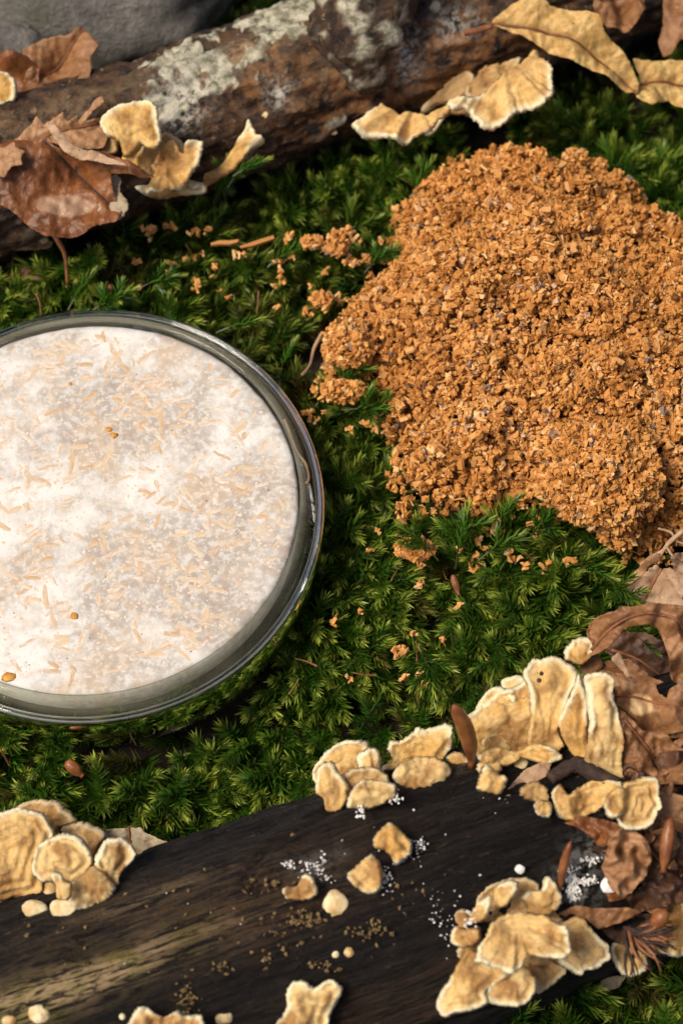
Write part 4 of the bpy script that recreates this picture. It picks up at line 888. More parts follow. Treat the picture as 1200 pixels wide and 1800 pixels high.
# ------------------------------------------------------------------ petri dish (stands upside down: lid below, base with the culture on top)
RIM_Z = 0.135
DC = on_plane([(160, 890)], (0, 0, RIM_Z), (0, 0, 1))[0]
def lathe(profile, n=160):
    V = []; F = []; m = len(profile)
    for k in range(n):
        w = 2 * math.pi * k / n
        for r, z in profile: V.append((DC[0] + r * math.cos(w), DC[1] + r * math.sin(w), z))
    for k in range(n):
        for i in range(m):
            j = (i + 1) % m
            F.append((k * m + i, ((k + 1) % n) * m + i, ((k + 1) % n) * m + j, k * m + j))
    return np.array(V), F
def disc(r, z0, z1, n=160):
    V = [(DC[0], DC[1], z1)]; F = []
    ring = []
    for r_, z_ in ((r * 0.5, z1), (r - 0.004, z1), (r, z1 - 0.003), (r, z0)):
        ring.append(len(V)); V += [(DC[0] + r_ * math.cos(2 * math.pi * k / n), DC[1] + r_ * math.sin(2 * math.pi * k / n), z_) for k in range(n)]
    for k in range(n):
        F.append((0, 1 + k, 1 + (k + 1) % n))
    for a, b in zip(ring, ring[1:]):
        for k in range(n): F.append((a + k, b + k, b + (k + 1) % n, a + (k + 1) % n))
    F.append(tuple(ring[-1] + k for k in range(n - 1, -1, -1)))
    return np.array(V), F
dish = empty('petri_dish', (DC[0], DC[1], 0.0), 'round clear glass petri dish resting on the moss with a white culture inside', 'petri dish')
ri, ro = 0.4445, 0.4630
prof = [(0.0015, 0.012), (ri - 0.02, 0.012), (ri - 0.006, 0.016), (ri, 0.024), (ri, RIM_Z - 0.006), (ri + 0.002, RIM_Z - 0.001), (ri + 0.005, RIM_Z), (ri + 0.0075, RIM_Z - 0.002), (ri + 0.0085, RIM_Z - 0.005), (ri + 0.0095, RIM_Z - 0.005), (ri + 0.0105, RIM_Z - 0.002), (ro - 0.006, RIM_Z - 0.0005), (ro - 0.002, RIM_Z - 0.002), (ro, RIM_Z - 0.007), (ro, 0.016), (ro - 0.004, 0.005), (ro - 0.014, 0.0), (0.0015, 0.0)]
V, F = lathe(prof); lid = build('lid', V, F, MAT['lid'], dish)
TOP = RIM_Z + 0.032
bo = 0.4345
wall_prof = [(bo - 0.011, 0.022), (bo - 0.011, TOP - 0.02), (bo - 0.016, TOP - 0.0125), (bo - 0.02, TOP - 0.0115), (bo - 0.02, TOP - 0.0005), (bo - 0.010, TOP - 0.003), (bo - 0.003, TOP - 0.010), (bo, TOP - 0.02), (bo, 0.022)]
V, F = lathe(wall_prof); build('base_wall', V, F, MAT['side'], dish)
V, F = disc(bo - 0.021, TOP - 0.010, TOP); build('base_plate', V, F, MAT['plate'], dish, smooth=False)
CR = 0.4120; CT = TOP - 0.0135
cult = empty('mycelium_culture', (DC[0], DC[1], CT - 0.07), 'white mycelium disc flecked with wood slivers inside the petri dish', 'fungus culture')
n = 220; rings = np.r_[np.linspace(0.02, 0.96, 40), 0.985, 1.0]
V = [(DC[0], DC[1], CT)]; F = []
w = np.linspace(0, 2 * math.pi, n, endpoint=False)
wob = 1 + 0.008 * noise3(np.column_stack([np.cos(w) * 3, np.sin(w) * 3, w * 0])) + 0.004 * noise3(np.column_stack([np.cos(w) * 14, np.sin(w) * 14, w * 0 + 4]))
for i, r in enumerate(rings):
    rr = CR * r * (1 + (wob - 1) * r); zz = CT - (0.0015 if i == len(rings) - 2 else 0.008 if i == len(rings) - 1 else 0)
    V += list(np.column_stack([DC[0] + rr * np.cos(w), DC[1] + rr * np.sin(w), np.full(n, zz)]))
V += list(np.column_stack([DC[0] + CR * 0.995 * np.cos(w), DC[1] + CR * 0.995 * np.sin(w), np.full(n, CT - 0.07)]))
for k in range(n): F.append((0, 1 + k, 1 + (k + 1) % n))
for i in range(len(rings)):
    for k in range(n): F.append((1 + i * n + k, 1 + (i + 1) * n + k, 1 + (i + 1) * n + (k + 1) % n, 1 + i * n + (k + 1) % n))
build('mycelium_mat', V, F, MAT['culture'], cult)
def sliver_mesh(name, L, W, H, seed):
    r = random.Random(seed); V = []
    m = 4
    for i in range(m):
        x = -L / 2 + L * i / (m - 1); wy = W / 2 * (1 if 0 < i < m - 1 else r.uniform(0.45, 0.95)); off = r.uniform(-0.18, 0.18) * W
        V += [(x + r.uniform(-0.05, 0.05) * L, off - wy, 0), (x + r.uniform(-0.05, 0.05) * L, off + wy, 0), (x, off + wy * 0.8, H), (x, off - wy * 0.8, H)]
    F = []
    for i in range(m - 1):
        a = i * 4
        for j in range(4): F.append((a + j, a + (j + 1) % 4, a + 4 + (j + 1) % 4, a + 4 + j))
    F.append((3, 2, 1, 0)); F.append(tuple((m - 1) * 4 + j for j in range(4)))
    me = bpy.data.meshes.new(name); me.from_pydata(V, [], F); return me
flakes = []
for i in range(26):
    L = random.choice([0.02, 0.025, 0.03, 0.035, 0.045, 0.055]) * random.uniform(0.8, 1.2); me = sliver_mesh('wood_sliver', L, random.uniform(0.006, 0.0115) if L > 0.024 else random.uniform(0.008, 0.014), 0.0004, i)
    me.materials.append(MAT['flake']); flakes.append(me)
cl = np.array(cult.location)
cnt = 0
while cnt < 298:
    a = random.uniform(0, 2 * math.pi); r = CR * 0.94 * math.sqrt(random.random()); x = DC[0] + r * math.cos(a); y = DC[1] + r * math.sin(a)
    if x < -0.78: continue
    dens = 0.7 + 0.9 * noise3(np.array([[x * 6, y * 6, 2.2]]))[0]
    if random.random() > dens: continue
    o = bpy.data.objects.new('wood_sliver', random.choice(flakes)); link(o, cult)
    ang = random.gauss(0.15, 0.75); o.location = (x - cl[0], y - cl[1], CT - cl[2] - 0.0002 + 0.00005 * (cnt % 9)); o.rotation_euler = (random.uniform(-0.02, 0.02), 0, ang); cnt += 1
def grains(n, place, size, seed, squash=(0.5, 1.0)):
    """many small uneven grains as one soup"""
    r = np.random.default_rng(seed); base = np.array([(1, 0, 0), (-1, 0, 0), (0, 1, 0), (0, -1, 0), (0, 0, 1), (0, 0, -1)], float)
    tri = np.array([(0, 2, 4), (2, 1, 4), (1, 3, 4), (3, 0, 4), (2, 0, 5), (1, 2, 5), (3, 1, 5), (0, 3, 5)])
    c = place(n, r); n = len(c); s = r.uniform(size[0], size[1], n)
    V = base[None] * (s[:, None, None] * r.uniform(squash[0], squash[1], (n, 6, 1))); q = r.normal(size=(n, 3, 3)); Q = np.linalg.qr(q)[0]
    V = np.einsum('nij,nkj->nki', Q, V) + c[:, None, :]
    T = tri[None] + (np.arange(n) * 6)[:, None, None]
    return V.reshape(-1, 3), T.reshape(-1, 3)
def on_culture(n, r):
    a = r.uniform(0, 6.283, n); q = CR * 0.95 * np.sqrt(r.random(n)); return np.column_stack([DC[0] + q * np.cos(a), DC[1] + q * np.sin(a), np.full(n, CT - 0.0012)])
V, T = grains(230, on_culture, (0.0012, 0.0036), 3); o = build_np('dark_specks', V, T, MAT['speck'], parent=cult, origin=cl); o['kind'] = 'stuff'
V, T = grains(3200, on_culture, (0.0018, 0.006), 4, (0.2, 1.4)); V[:, 2] = CT + (V[:, 2] - CT + 0.0006) * 0.12; o = build_np('fine_wood_fragments', V, T, MAT['flake'], parent=cult, origin=cl); o['kind'] = 'stuff'
for (x, y, r_, lab) in [(131, 1083, 0.0075, 1), (192, 755, 0.006, 1), (200, 765, 0.007, 1), (124, 675, 0.004, 1), (15, 1190, 0.011, 1)]:
    p = P(x, y, CT + 0.001); W, F = lump_mesh(p, (0, 0, 1), r_ * 1.2, r_, 0.002, x, 0.35, 10, 6, 2.5); build('amber_grain', W, F, MAT['orange'], cult)
twig('plant_fibre', 'thin tan plant fibre caught on the rim of the petri dish', 'fibre', [P(499, 738, RIM_Z + 0.006), P(507, 755, RIM_Z + 0.006), P(523, 795, RIM_Z + 0.008), P(537, 815, RIM_Z + 0.006), P(543, 840, RIM_Z + 0.006), P(538, 850, RIM_Z + 0.006)], [0.004, 0.003, 0.002, 0.003, 0.002, 0.003], 'root', 6)

# ------------------------------------------------------------------ sawdust
def chips(c, s, seed, elong=(1.2, 2.6)):
    """uneven six sided splinters, one soup"""
    r = np.random.default_rng(seed); n = len(c)
    b = np.array([(x, y, z) for x in (-1, 1) for y in (-1, 1) for z in (-1, 1)], float) * 0.5
    q = np.array([(0, 1, 3, 2), (4, 6, 7, 5), (0, 4, 5, 1), (2, 3, 7, 6), (0, 2, 6, 4), (1, 5, 7, 3)])
    d = np.column_stack([s * r.uniform(elong[0], elong[1], n), s * r.uniform(0.7, 1.15, n), s * r.uniform(0.45, 1.0, n)])
    V = b[None] * d[:, None, :] + r.normal(0, 0.19, (n, 8, 3)) * s[:, None, None]
    Q = np.linalg.qr(r.normal(size=(n, 3, 3)))[0]
    V = np.einsum('nij,nkj->nki', Q, V) + c[:, None, :]
    F = q[None] + (np.arange(n) * 8)[:, None, None]
    return V.reshape(-1, 3), F.reshape(-1, 4), np.repeat(r.random(n), 8)
pile_px = [(690, 440), (690, 375), (745, 315), (800, 290), (880, 280), (960, 290), (1050, 305), (1115, 330), (1145, 380), (1200, 425), (1330, 430), (1420, 600), (1420, 900), (1300, 985), (1200, 965), (1140, 985), (1090, 965), (1060, 925), (960, 895), (900, 880), (860, 905), (790, 900), (730, 905), (690, 860), (700, 790), (660, 705), (620, 660), (580, 650), (572, 610), (590, 565), (640, 520)]
PILE = np.array([P(x, y, 0.02)[:2] for x, y in pile_px])
def pile_h(q):
    q = np.asarray(q); d = dist_poly(PILE, q) * np.where(inside(PILE, q), 1, -1)
    p3 = np.column_stack([q, np.zeros(len(q))])
    d = d + 0.03 * fbm(p3 * 9 + 4, 3)
    h = np.where(d > 0, 0.22 * (1 - np.exp(-np.maximum(d, 0) / 0.13)), d * 0.8)
    return h + 0.02 + (0.045 * fbm(p3 * 5, 2) + 0.030 * fbm(p3 * 12, 2)) * np.clip(d / 0.08, 0, 1) + 0.014 * fbm(p3 * 30, 2), d
lo = PILE.min(0); hi = PILE.max(0)
gx = np.arange(lo[0] - 0.02, hi[0] + 0.02, 0.014); gy = np.arange(lo[1] - 0.02, hi[1] + 0.02, 0.014)
X, Y = np.meshgrid(gx, gy); q = np.column_stack([X.ravel(), Y.ravel()]); h, d = pile_h(q)
ix = np.arange(q.shape[0]).reshape(X.shape); Q4 = np.stack([ix[:-1, :-1], ix[:-1, 1:], ix[1:, 1:], ix[1:, :-1]], -1).reshape(-1, 4)
Q4 = Q4[(d[Q4] > 0.012).all(1)]
core_V = np.column_stack([q, h - 0.032]); core_n = len(core_V)
q = rng.uniform(lo, hi, (20000, 2)); h, d = pile_h(q)
keep = (d > -0.012) & (rng.random(len(q)) < np.clip(d / 0.05 + 0.3, 0, 1)); q = q[keep]; h = h[keep]
nc = len(q); per = 6
tc = np.clip(rng.normal(0.50, 0.19, nc) + 0.22 * fbm(np.column_stack([q * 7, np.full(nc, 5.5)]), 3), 0.0, 0.93); pale = rng.random(nc) < 0.02; tc[pale] = rng.uniform(0.93, 1.0, pale.sum())
zc_ = h + rng.uniform(-0.03, 0.016, nc); rad = rng.uniform(0.004, 0.0115, nc)
u = rng.normal(size=(nc, per, 3)); u /= np.linalg.norm(u, axis=2)[:, :, None]
cz = (np.column_stack([q, zc_])[:, None, :] + u * (rad[:, None, None] * rng.uniform(0.3, 1.0, (nc, per, 1)))).reshape(-1, 3)
V, F, tint = chips(cz, rng.gamma(4.0, 0.00115, len(cz)).clip(0.0022, 0.0095), 11, (1.0, 2.3))
tint = np.clip(np.repeat(np.repeat(tc, per), 8) + (tint - 0.5) * 0.3, 0, 1)
q = rng.uniform(lo, hi, (3000, 2)); h, d = pile_h(q); q = q[d > 0]; h = h[d > 0]
V2, F2, t2 = chips(np.column_stack([q, h + rng.uniform(-0.005, 0.016, len(q))]), rng.uniform(0.0022, 0.0036, len(q)), 12, (4, 8))
F = np.vstack([F, F2 + len(V)]); V = np.vstack([V, V2]); tint = np.r_[tint, 0.45 + 0.45 * t2]
sd = build_np('sawdust_heap', np.vstack([V, core_V]), np.vstack([F, Q4 + len(V)]), MAT['chip'], dict(tint=np.r_[tint, np.full(core_n, 0.0)]), origin=(0.4, 0.3, 0))  # core painted darkest to deepen the shade in the heap's crevices
tag(sd, 'loose heap of orange brown sawdust spread over the moss', 'sawdust', kind='stuff')
# larger chips one can pick out on the heap
chip_me = []
for i in range(16):
    L = random.uniform(0.014, 0.026); me = sliver_mesh('wood_chip', L, L * random.uniform(0.35, 0.65), L * random.uniform(0.16, 0.35), 100 + i); me.materials.append(MAT['chip1']); chip_me.append(me)
got = 0
for x, y, hh, dd in zip(*rng.uniform(lo, hi, (4000, 2)).T, np.zeros(4000), np.zeros(4000)):
    h_, d_ = pile_h([(x, y)])
    if d_[0] < 0.02: continue
    px, py = to_px((x, y, h_[0]))
    if not (540 < px < 1200): continue
    o = bpy.data.objects.new('wood_chip', random.choice(chip_me)); link(o); o.location = (x, y, h_[0] + 0.012)
    o.rotation_euler = (random.gauss(0, 0.6), random.gauss(0, 0.6), random.uniform(0, 6.3)); tag(o, 'coarse wood chip lying on the surface of the orange sawdust heap', 'wood chip', 'coarse chips on the sawdust heap')
    got += 1
    if got >= 130: break
def clump(label, c, r, n, seed, size=(0.0045, 0.012), name='sawdust_clump'):
    """grains stuck together in one lump"""
    g = np.random.default_rng(seed); u = g.normal(size=(n, 3)); u /= np.linalg.norm(u, axis=1)[:, None]
    k = 1 + 0.22 * fbm(u * 1.7 + seed, 3) + 0.1 * fbm(u * 5 + seed, 2)
    cc = np.asarray(c) + u * np.asarray(r) * (k * g.uniform(0.9, 1.04, n))[:, None]
    tb = np.repeat(0.55 + 0.5 * noise3(u * 6 + seed), 8)
    V, F, t = chips(cc, g.uniform(*size, n) * 0.72, seed + 1, (1.0, 2.4)); t = np.clip(tb + (t - 0.5) * 0.5, 0, 1)
    W, F2 = lump_mesh(np.asarray(c, float), (0, 0, 1), r[0] * 0.74, r[1] * 0.74, r[2] * 0.74, seed, 0.1, 20, 12)
    o = build_np(name, np.vstack([V, W]), np.vstack([F, np.array(F2) + len(V)]), MAT['chip'], dict(tint=np.r_[t, np.full(len(W), 0.12)]), origin=tuple(np.asarray(c) - (0, 0, r[2])))
    return tag(o, label, 'sawdust clump')
def at_pile(x, y, up=0.0):
    p = P(x, y, 0.15)
    for _ in range(6):
        h_, _d = pile_h([p[:2]]); p = P(x, y, max(h_[0], 0.03) + up)
    return p
clump('big stuck together ball of sawdust at the lower right of the heap', at_pile(1056, 835, 0.125), (0.112, 0.098, 0.095), 5200, 21)
clump('cube like crumb of sawdust on the moss beyond the heap', P(1010, 281, 0.09), (0.024, 0.022, 0.026), 170, 22)
clump('knuckle of sawdust at the left tip of the heap', P(612, 607, 0.09), (0.05, 0.055, 0.045), 1300, 23)
clump('long pressed sawdust pellet near the top of the heap', at_pile(995, 390, 0.012), (0.055, 0.02, 0.02), 320, 24)
clump('pale lump of sawdust hanging off the lower edge of the heap', P(1085, 925, 0.10), (0.045, 0.04, 0.045), 500, 25)
clump('flattened sawdust crumb beside the cube like crumb', P(1048, 290, 0.07), (0.02, 0.012, 0.012), 80, 26)
clump('small pile of sawdust crumbs on a brown seed in the moss below the heap', P(730, 965, 0.06), (0.036, 0.022, 0.014), 170, 27)
clump('crumbly sawdust ridge in the moss left of the heap', P(605, 688, 0.07), (0.045, 0.022, 0.02), 240, 28)
clump('sawdust crumb on a bent leaf stalk above the left tip of the heap', P(592, 428, 0.09), (0.020, 0.028, 0.016), 130, 29)
clump('sawdust smear on a brown fragment in the moss, middle of the picture', P(565, 525, 0.06), (0.022, 0.016, 0.012), 90, 30)
clump('small sawdust crumb beside moss tip above the heap edge', P(548, 425, 0.08), (0.022, 0.012, 0.012), 90, 31)
for (x, y, L, a, lab) in [(395, 428, 0.06, 0.1, 'left half of the long pale wood strip lying on moss'), (452, 428, 0.075, 0.35, 'right half of the long pale wood strip lying on moss')]:
    me = sliver_mesh('wood_strip', L, 0.011, 0.008, int(x)); me.materials.append(MAT['chip1']); o = bpy.data.objects.new('wood_strip', me); link(o); o.location = tuple(P(x, y, 0.085)); o.rotation_euler = (0.2, 0, a); tag(o, lab, 'wood strip')
# crumbs scattered over the moss
crumb_me = []
for i in range(12):
    g = np.random.default_rng(300 + i); n = int(g.integers(3, 9)); cc = g.normal(0, 0.006, (n, 3)) * (1.3, 0.8, 0.6)
    V, F, t = chips(cc, g.uniform(0.005, 0.0095, n), 310 + i, (1.0, 2.4)); me = bpy.data.meshes.new('sawdust_crumb'); me.from_pydata(V.tolist(), [], F.tolist())
    at = me.attributes.new('tint', 'FLOAT', 'POINT'); at.data.foreach_set('value', np.clip(0.3 + 0.65 * t, 0, 1).astype(np.float32)); me.materials.append(MAT['chip']); crumb_me.append(me)
areas = [((370, 400), (700, 560), 34), ((540, 520), (720, 760), 30), ((690, 850), (1100, 1000), 24), ((560, 880), (900, 1250), 22), ((230, 400), (400, 560), 16)]
for (x0, y0), (x1, y1), k in areas:
    for _ in range(k):
        p = P(random.uniform(x0, x1), random.uniform(y0, y1), random.uniform(0.02, 0.075))
        if np.hypot(*(p[:2] - DC[:2])) < 0.49: continue
        o = bpy.data.objects.new('sawdust_crumb', random.choice(crumb_me)); link(o); o.location = tuple(p); o.scale = [random.uniform(0.4, 1.15)] * 3
        o.rotation_euler = (random.gauss(0, 0.7), random.gauss(0, 0.7), random.uniform(0, 6.3)); tag(o, 'stray sawdust crumb caught among the moss shoots', 'wood crumb', 'sawdust crumbs scattered on the moss')
needle_me = []
for i in range(6):
    V, F = tube(smooth_path([(-0.03, 0, 0), (0, random.uniform(-.006, .006), 0.003), (0.03, 0, 0)], 3), np.linspace(0.0028, 0.0014, 7), 5); me = bpy.data.meshes.new('dry_needle'); me.from_pydata([tuple(v) for v in V], [], [tuple(f) for f in F]); me.materials.append(MAT['needle']); needle_me.append(me)
for _ in range(70):
    x, y = random.uniform(0, 1200), random.uniform(380, 1420); p = P(x, y, random.uniform(-0.02, 0.05))
    if np.hypot(*(p[:2] - DC[:2])) < 0.5 or pile_h([p[:2]])[1][0] > 0: continue
    o = bpy.data.objects.new('dry_needle', random.choice(needle_me)); link(o); o.location = tuple(p); o.rotation_euler = (random.gauss(0, 0.5), random.gauss(0, 0.5), random.uniform(0, 6.3)); o.scale = [random.uniform(0.4, 1.0)] * 3
    tag(o, 'short brown dead needle caught in the moss', 'needle', 'dead needles in the moss')

# ------------------------------------------------------------------ grains on the front log
def near(spots):
    def f(n, r):
        out = []
        for x, y, sx, sy, k in spots:
            for _ in range(k):
                q = FRONT.hit(x + r.normal() * sx, y + r.normal() * sy)
                out.append(q[0] + q[1] * r.uniform(0.0, 0.012))
        return np.array(out)
    return f
V, T = grains(0, near([(508, 1522, 6, 4, 18), (545, 1530, 12, 8, 45), (570, 1515, 4, 8, 22), (575, 1545, 8, 6, 14), (668, 1540, 10, 10, 60), (655, 1558, 8, 6, 30), (735, 1485, 5, 6, 22), (680, 1565, 5, 5, 12), (715, 1515, 14, 14, 16), (770, 1600, 12, 25, 30), (780, 1560, 20, 20, 14), (880, 1410, 20, 8, 9), (790, 1640, 14, 25, 14), (380, 1640, 60, 60, 9), (650, 1480, 60, 30, 12), (700, 1400, 6, 5, 22), (740, 1490, 5, 4, 20), (560, 1528, 5, 5, 30), (512, 1524, 4, 3, 20), (678, 1548, 6, 8, 50)]), (0.0009, 0.0034), 5, (0.3, 1.2))
tag(build_np('mycelium_grains', V, T, MAT['white']), 'white mycelium grains sprinkled over the black log', 'grains', kind='stuff')
def on_cap(n, r):
    out = []
    for x, y, sx, sy, k in [(640, 1372, 9, 7, 60), (632, 1412, 4, 10, 30), (690, 1393, 6, 5, 26), (822, 1600, 6, 10, 26)]:
        for _ in range(k):
            px, py = x + r.normal() * sx, y + r.normal() * sy; q = FRONT.hit(px, py); out.append(q[0] + TOCAM * r.uniform(0.075, 0.09))
    return np.array(out)
V, T = grains(0, on_cap, (0.002, 0.005), 6)
tag(build_np('mycelium_grains', V, T, MAT['white']), 'white grains dusting the fungus caps', 'grains', kind='stuff')
V, T = grains(0, near([(545, 1625, 20, 12, 110), (500, 1650, 20, 8, 40), (470, 1560, 25, 8, 18), (330, 1755, 12, 18, 60), (390, 1700, 8, 6, 22), (660, 1610, 10, 16, 34), (700, 1580, 10, 12, 22), (730, 1570, 12, 8, 16), (570, 1695, 10, 6, 20), (655, 1640, 18, 8, 30), (470, 1690, 6, 10, 16), (480, 1620, 100, 60, 60), (100, 1660, 40, 20, 16)]), (0.0018, 0.0062), 7, (0.35, 1.2))
tag(build_np('frass_grains', V, T, MAT['frass']), 'olive brown frass grains clinging to the black log', 'grains', kind='stuff')
def fluff(n, r):
    out = []
    for x, y, sx, sy, k in [(1005, 1562, 6, 12, 130), (1028, 1548, 10, 4, 70), (1000, 1530, 10, 5, 24), (1035, 1512, 8, 3, 30)]:
        for _ in range(k):
            q = FRONT.hit(x + r.normal() * sx, y + r.normal() * sy); out.append(q[0] + q[1] * r.uniform(-0.002, 0.006))
    return np.array(out)
V, T = grains(0, fluff, (0.0018, 0.0048), 8, (0.3, 1.3))
tag(build_np('mycelium_patch', V, T, MAT['white']), 'matted white mycelium on black wood beside the needle scale', 'mycelium', kind='stuff')
# a small dark springtail on the tall cap
q = FRONT.hit(948, 1310)[0] + TOCAM * 0.1
bug = empty('insect', on_plane([(949, 1190)], q, facing(0.1))[0], 'tiny black two beaded insect on the tallest fan cap', 'insect')
for (x, y, r_) in ((951, 1184, 0.0042), (947, 1196, 0.0045)):
    W, F = lump_mesh(on_plane([(x, y)], q, facing(0.1))[0], TOCAM, r_, r_, r_, x, 0.05, 10, 7); build('body_segment', W, F, MAT['speck'], bug)

# pale board corner
b0 = P(1168, 1802, -0.1); b1 = P(1206, 1778, -0.1)
dv = unit(b1 - b0); nv = np.array((dv[1], -dv[0], 0)); nv = nv if nv[1] < 0 else -nv
A = b0 - dv * 0.02; B = b0 + dv * 0.7; Cc = B + nv * 0.5; D4 = A + nv * 0.5
V = []; ins = 0.004
for (zz, k) in ((-0.13, 0), (-0.104, 0), (-0.10, ins)):
    for p, sx, sy in ((A, 1, 1), (B, -1, 1), (Cc, -1, -1), (D4, 1, -1)): V.append(np.array(p) * (1, 1, 0) + np.array((0, 0, zz)) + dv * sx * k + nv * sy * k)
F = [(3, 2, 1, 0), (8, 9, 10, 11)] + [(a + k, a + (k + 1) % 4, a + 4 + (k + 1) % 4, a + 4 + k) for a in (0, 4) for k in range(4)]
tag(build('board', V, F, MAT['board'], smooth=False), 'pale grey board whose corner shows at the bottom right', 'board')

# ------------------------------------------------------------------ moss
def shoot(seed):
    r = random.Random(seed); V = []; F = []; A = []
    def leaf_at(p, t, rad, l, w, ang, age):
        t = unit(t); d = unit(t * math.cos(ang) + rad * math.sin(ang)); side = unit(np.cross(t, rad))
        curve = t * 0.16 * l
        b = len(V); m = p + d * l * 0.42 - curve * 0.12
        V.extend([p - side * w * 0.32, p + side * w * 0.32, m + side * w * 0.5, m - side * w * 0.5, p + d * l + curve + rad * 0.03 * l])
        F.append((b, b + 1, b + 2, b + 3)); F.append((b + 3, b + 2, b + 4)); A.extend([age * 0.75] * 2 + [age * 0.86] * 2 + [min(1.05, age * 1.0 + 0.07)])
    def branch(p0, d0, bend, L, nl, lmax, s0, a0, a1, stem_r):
        nseg = 12; p = np.array(p0, float); t = unit(d0); pts = [p]
        for i in range(nseg):
            t = unit(t + np.asarray(bend) / nseg); p = p + t * L / nseg; pts.append(p)
        pts = np.array(pts)
        vs, fs = tube(pts, np.linspace(stem_r, stem_r * 0.4, len(pts)), 4); b = len(V); V.extend(list(vs)); F.extend([tuple(i + b for i in f) for f in fs]); A.extend([0.05] * len(vs))
        for k in range(nl):
            s = s0 + (1 - s0) * (k / (nl - 1)) ** 0.92; f = s * nseg; i = min(int(f), nseg - 1); q = pts[i] + (pts[i + 1] - pts[i]) * (f - i); tt = unit(pts[i + 1] - pts[i])
            az = k * 2.4 + r.uniform(-0.3, 0.3); u = unit(np.cross(tt, (0.3, 0.2, 0.93))); v = np.cross(tt, u); rad = u * math.cos(az) + v * math.sin(az)
            taper = 0.62 + 0.55 * math.sin(min(1, (1 - s) * 1.9 + 0.12) * math.pi / 2); l = lmax * taper * r.uniform(0.8, 1.15)
            leaf_at(q, tt, rad, l, l * 0.215, math.radians(62 - 40 * s ** 2.2 + r.uniform(-9, 9)), a0 + (a1 - a0) * s)
        return pts
    if seed % 3 == 0:
        branch((0, 0, 0), (0, 0, 1), (r.uniform(0.3, 0.9), 0, 0), 0.115, 76, 0.022, 0.25, 0.15, 1.0, 0.0018)
    else:
        pts = branch((0, 0, 0), (0, 0, 1), (r.uniform(0.4, 1.0), r.uniform(-.2, .2), 0), 0.12, 66, 0.0215, 0.25, 0.15, 1.0, 0.002)
        nb = r.randint(3, 6)
        for k in range(nb):
            i = 4 + int(k * 6 / nb); tt = unit(pts[i + 1] - pts[i]); sgn = 1 if k % 2 else -1
            az_ = k * 2.1 + r.uniform(-0.5, 0.5); side = unit(np.array((math.cos(az_), math.sin(az_), 0.1)) + tt * 0.6 + np.array((r.uniform(-.3, .3), r.uniform(-.3, .3), r.uniform(-.3, .3))))
            branch(pts[i], side, (0.5, 0, -0.15), r.uniform(0.04, 0.062), 34, 0.0195, 0.12, 0.3, 0.98, 0.0013)
    me = bpy.data.meshes.new('moss_shoot'); me.from_pydata([tuple(v) for v in V], [], [tuple(f) for f in F])
    at = me.attributes.new('age', 'FLOAT', 'POINT'); at.data.foreach_set('value', np.asarray(A, np.float32)); me.materials.append(MAT['moss'])
    return bpy.data.objects.new('moss_shoot', me)
shoots = bpy.data.collections.new('moss_shoots')
for i in range(12): shoots.objects.link(shoot(i))
pts = []; rots = []; scl = []; idx = []; hue = []
def add_shoot(p, d, s, i, hu=0.0, up=None):
    """stem from p along d; it bends over towards 'up'"""
    d = Vector(d).normalized(); x = Vector(up) if up is not None else Vector((random.gauss(0, 1), random.gauss(0, 1), random.gauss(0, 1)))
    x = (x - d * x.dot(d)).normalized(); y = d.cross(x)
    R = Matrix((x, y, d)).transposed(); e = R.to_euler('XYZ')
    pts.append(tuple(p)); rots.append(tuple(e)); scl.append(s); idx.append(i); hue.append(hu)
def axis_dist(L, x, y):
    v = np.array((x, y)) - L.a[:2]; d2 = unit(L.d[:2]); return v @ np.array((-d2[1], d2[0]))
N = 11000
cand = np.column_stack([rng.uniform(-1.15, 1.15, N), rng.uniform(-1.35, 1.75, N)])
ph, pd = pile_h(cand); cgz = ground_z(cand[:, 0], cand[:, 1])
bare = fbm(np.column_stack([cand * 3.1, np.full(N, 8.8)]), 3)
pits = noise3(np.column_stack([cand * 9.0, np.full(N, 2.8)]))
px0, py0 = to_px(np.column_stack([cand, np.zeros(N)]))
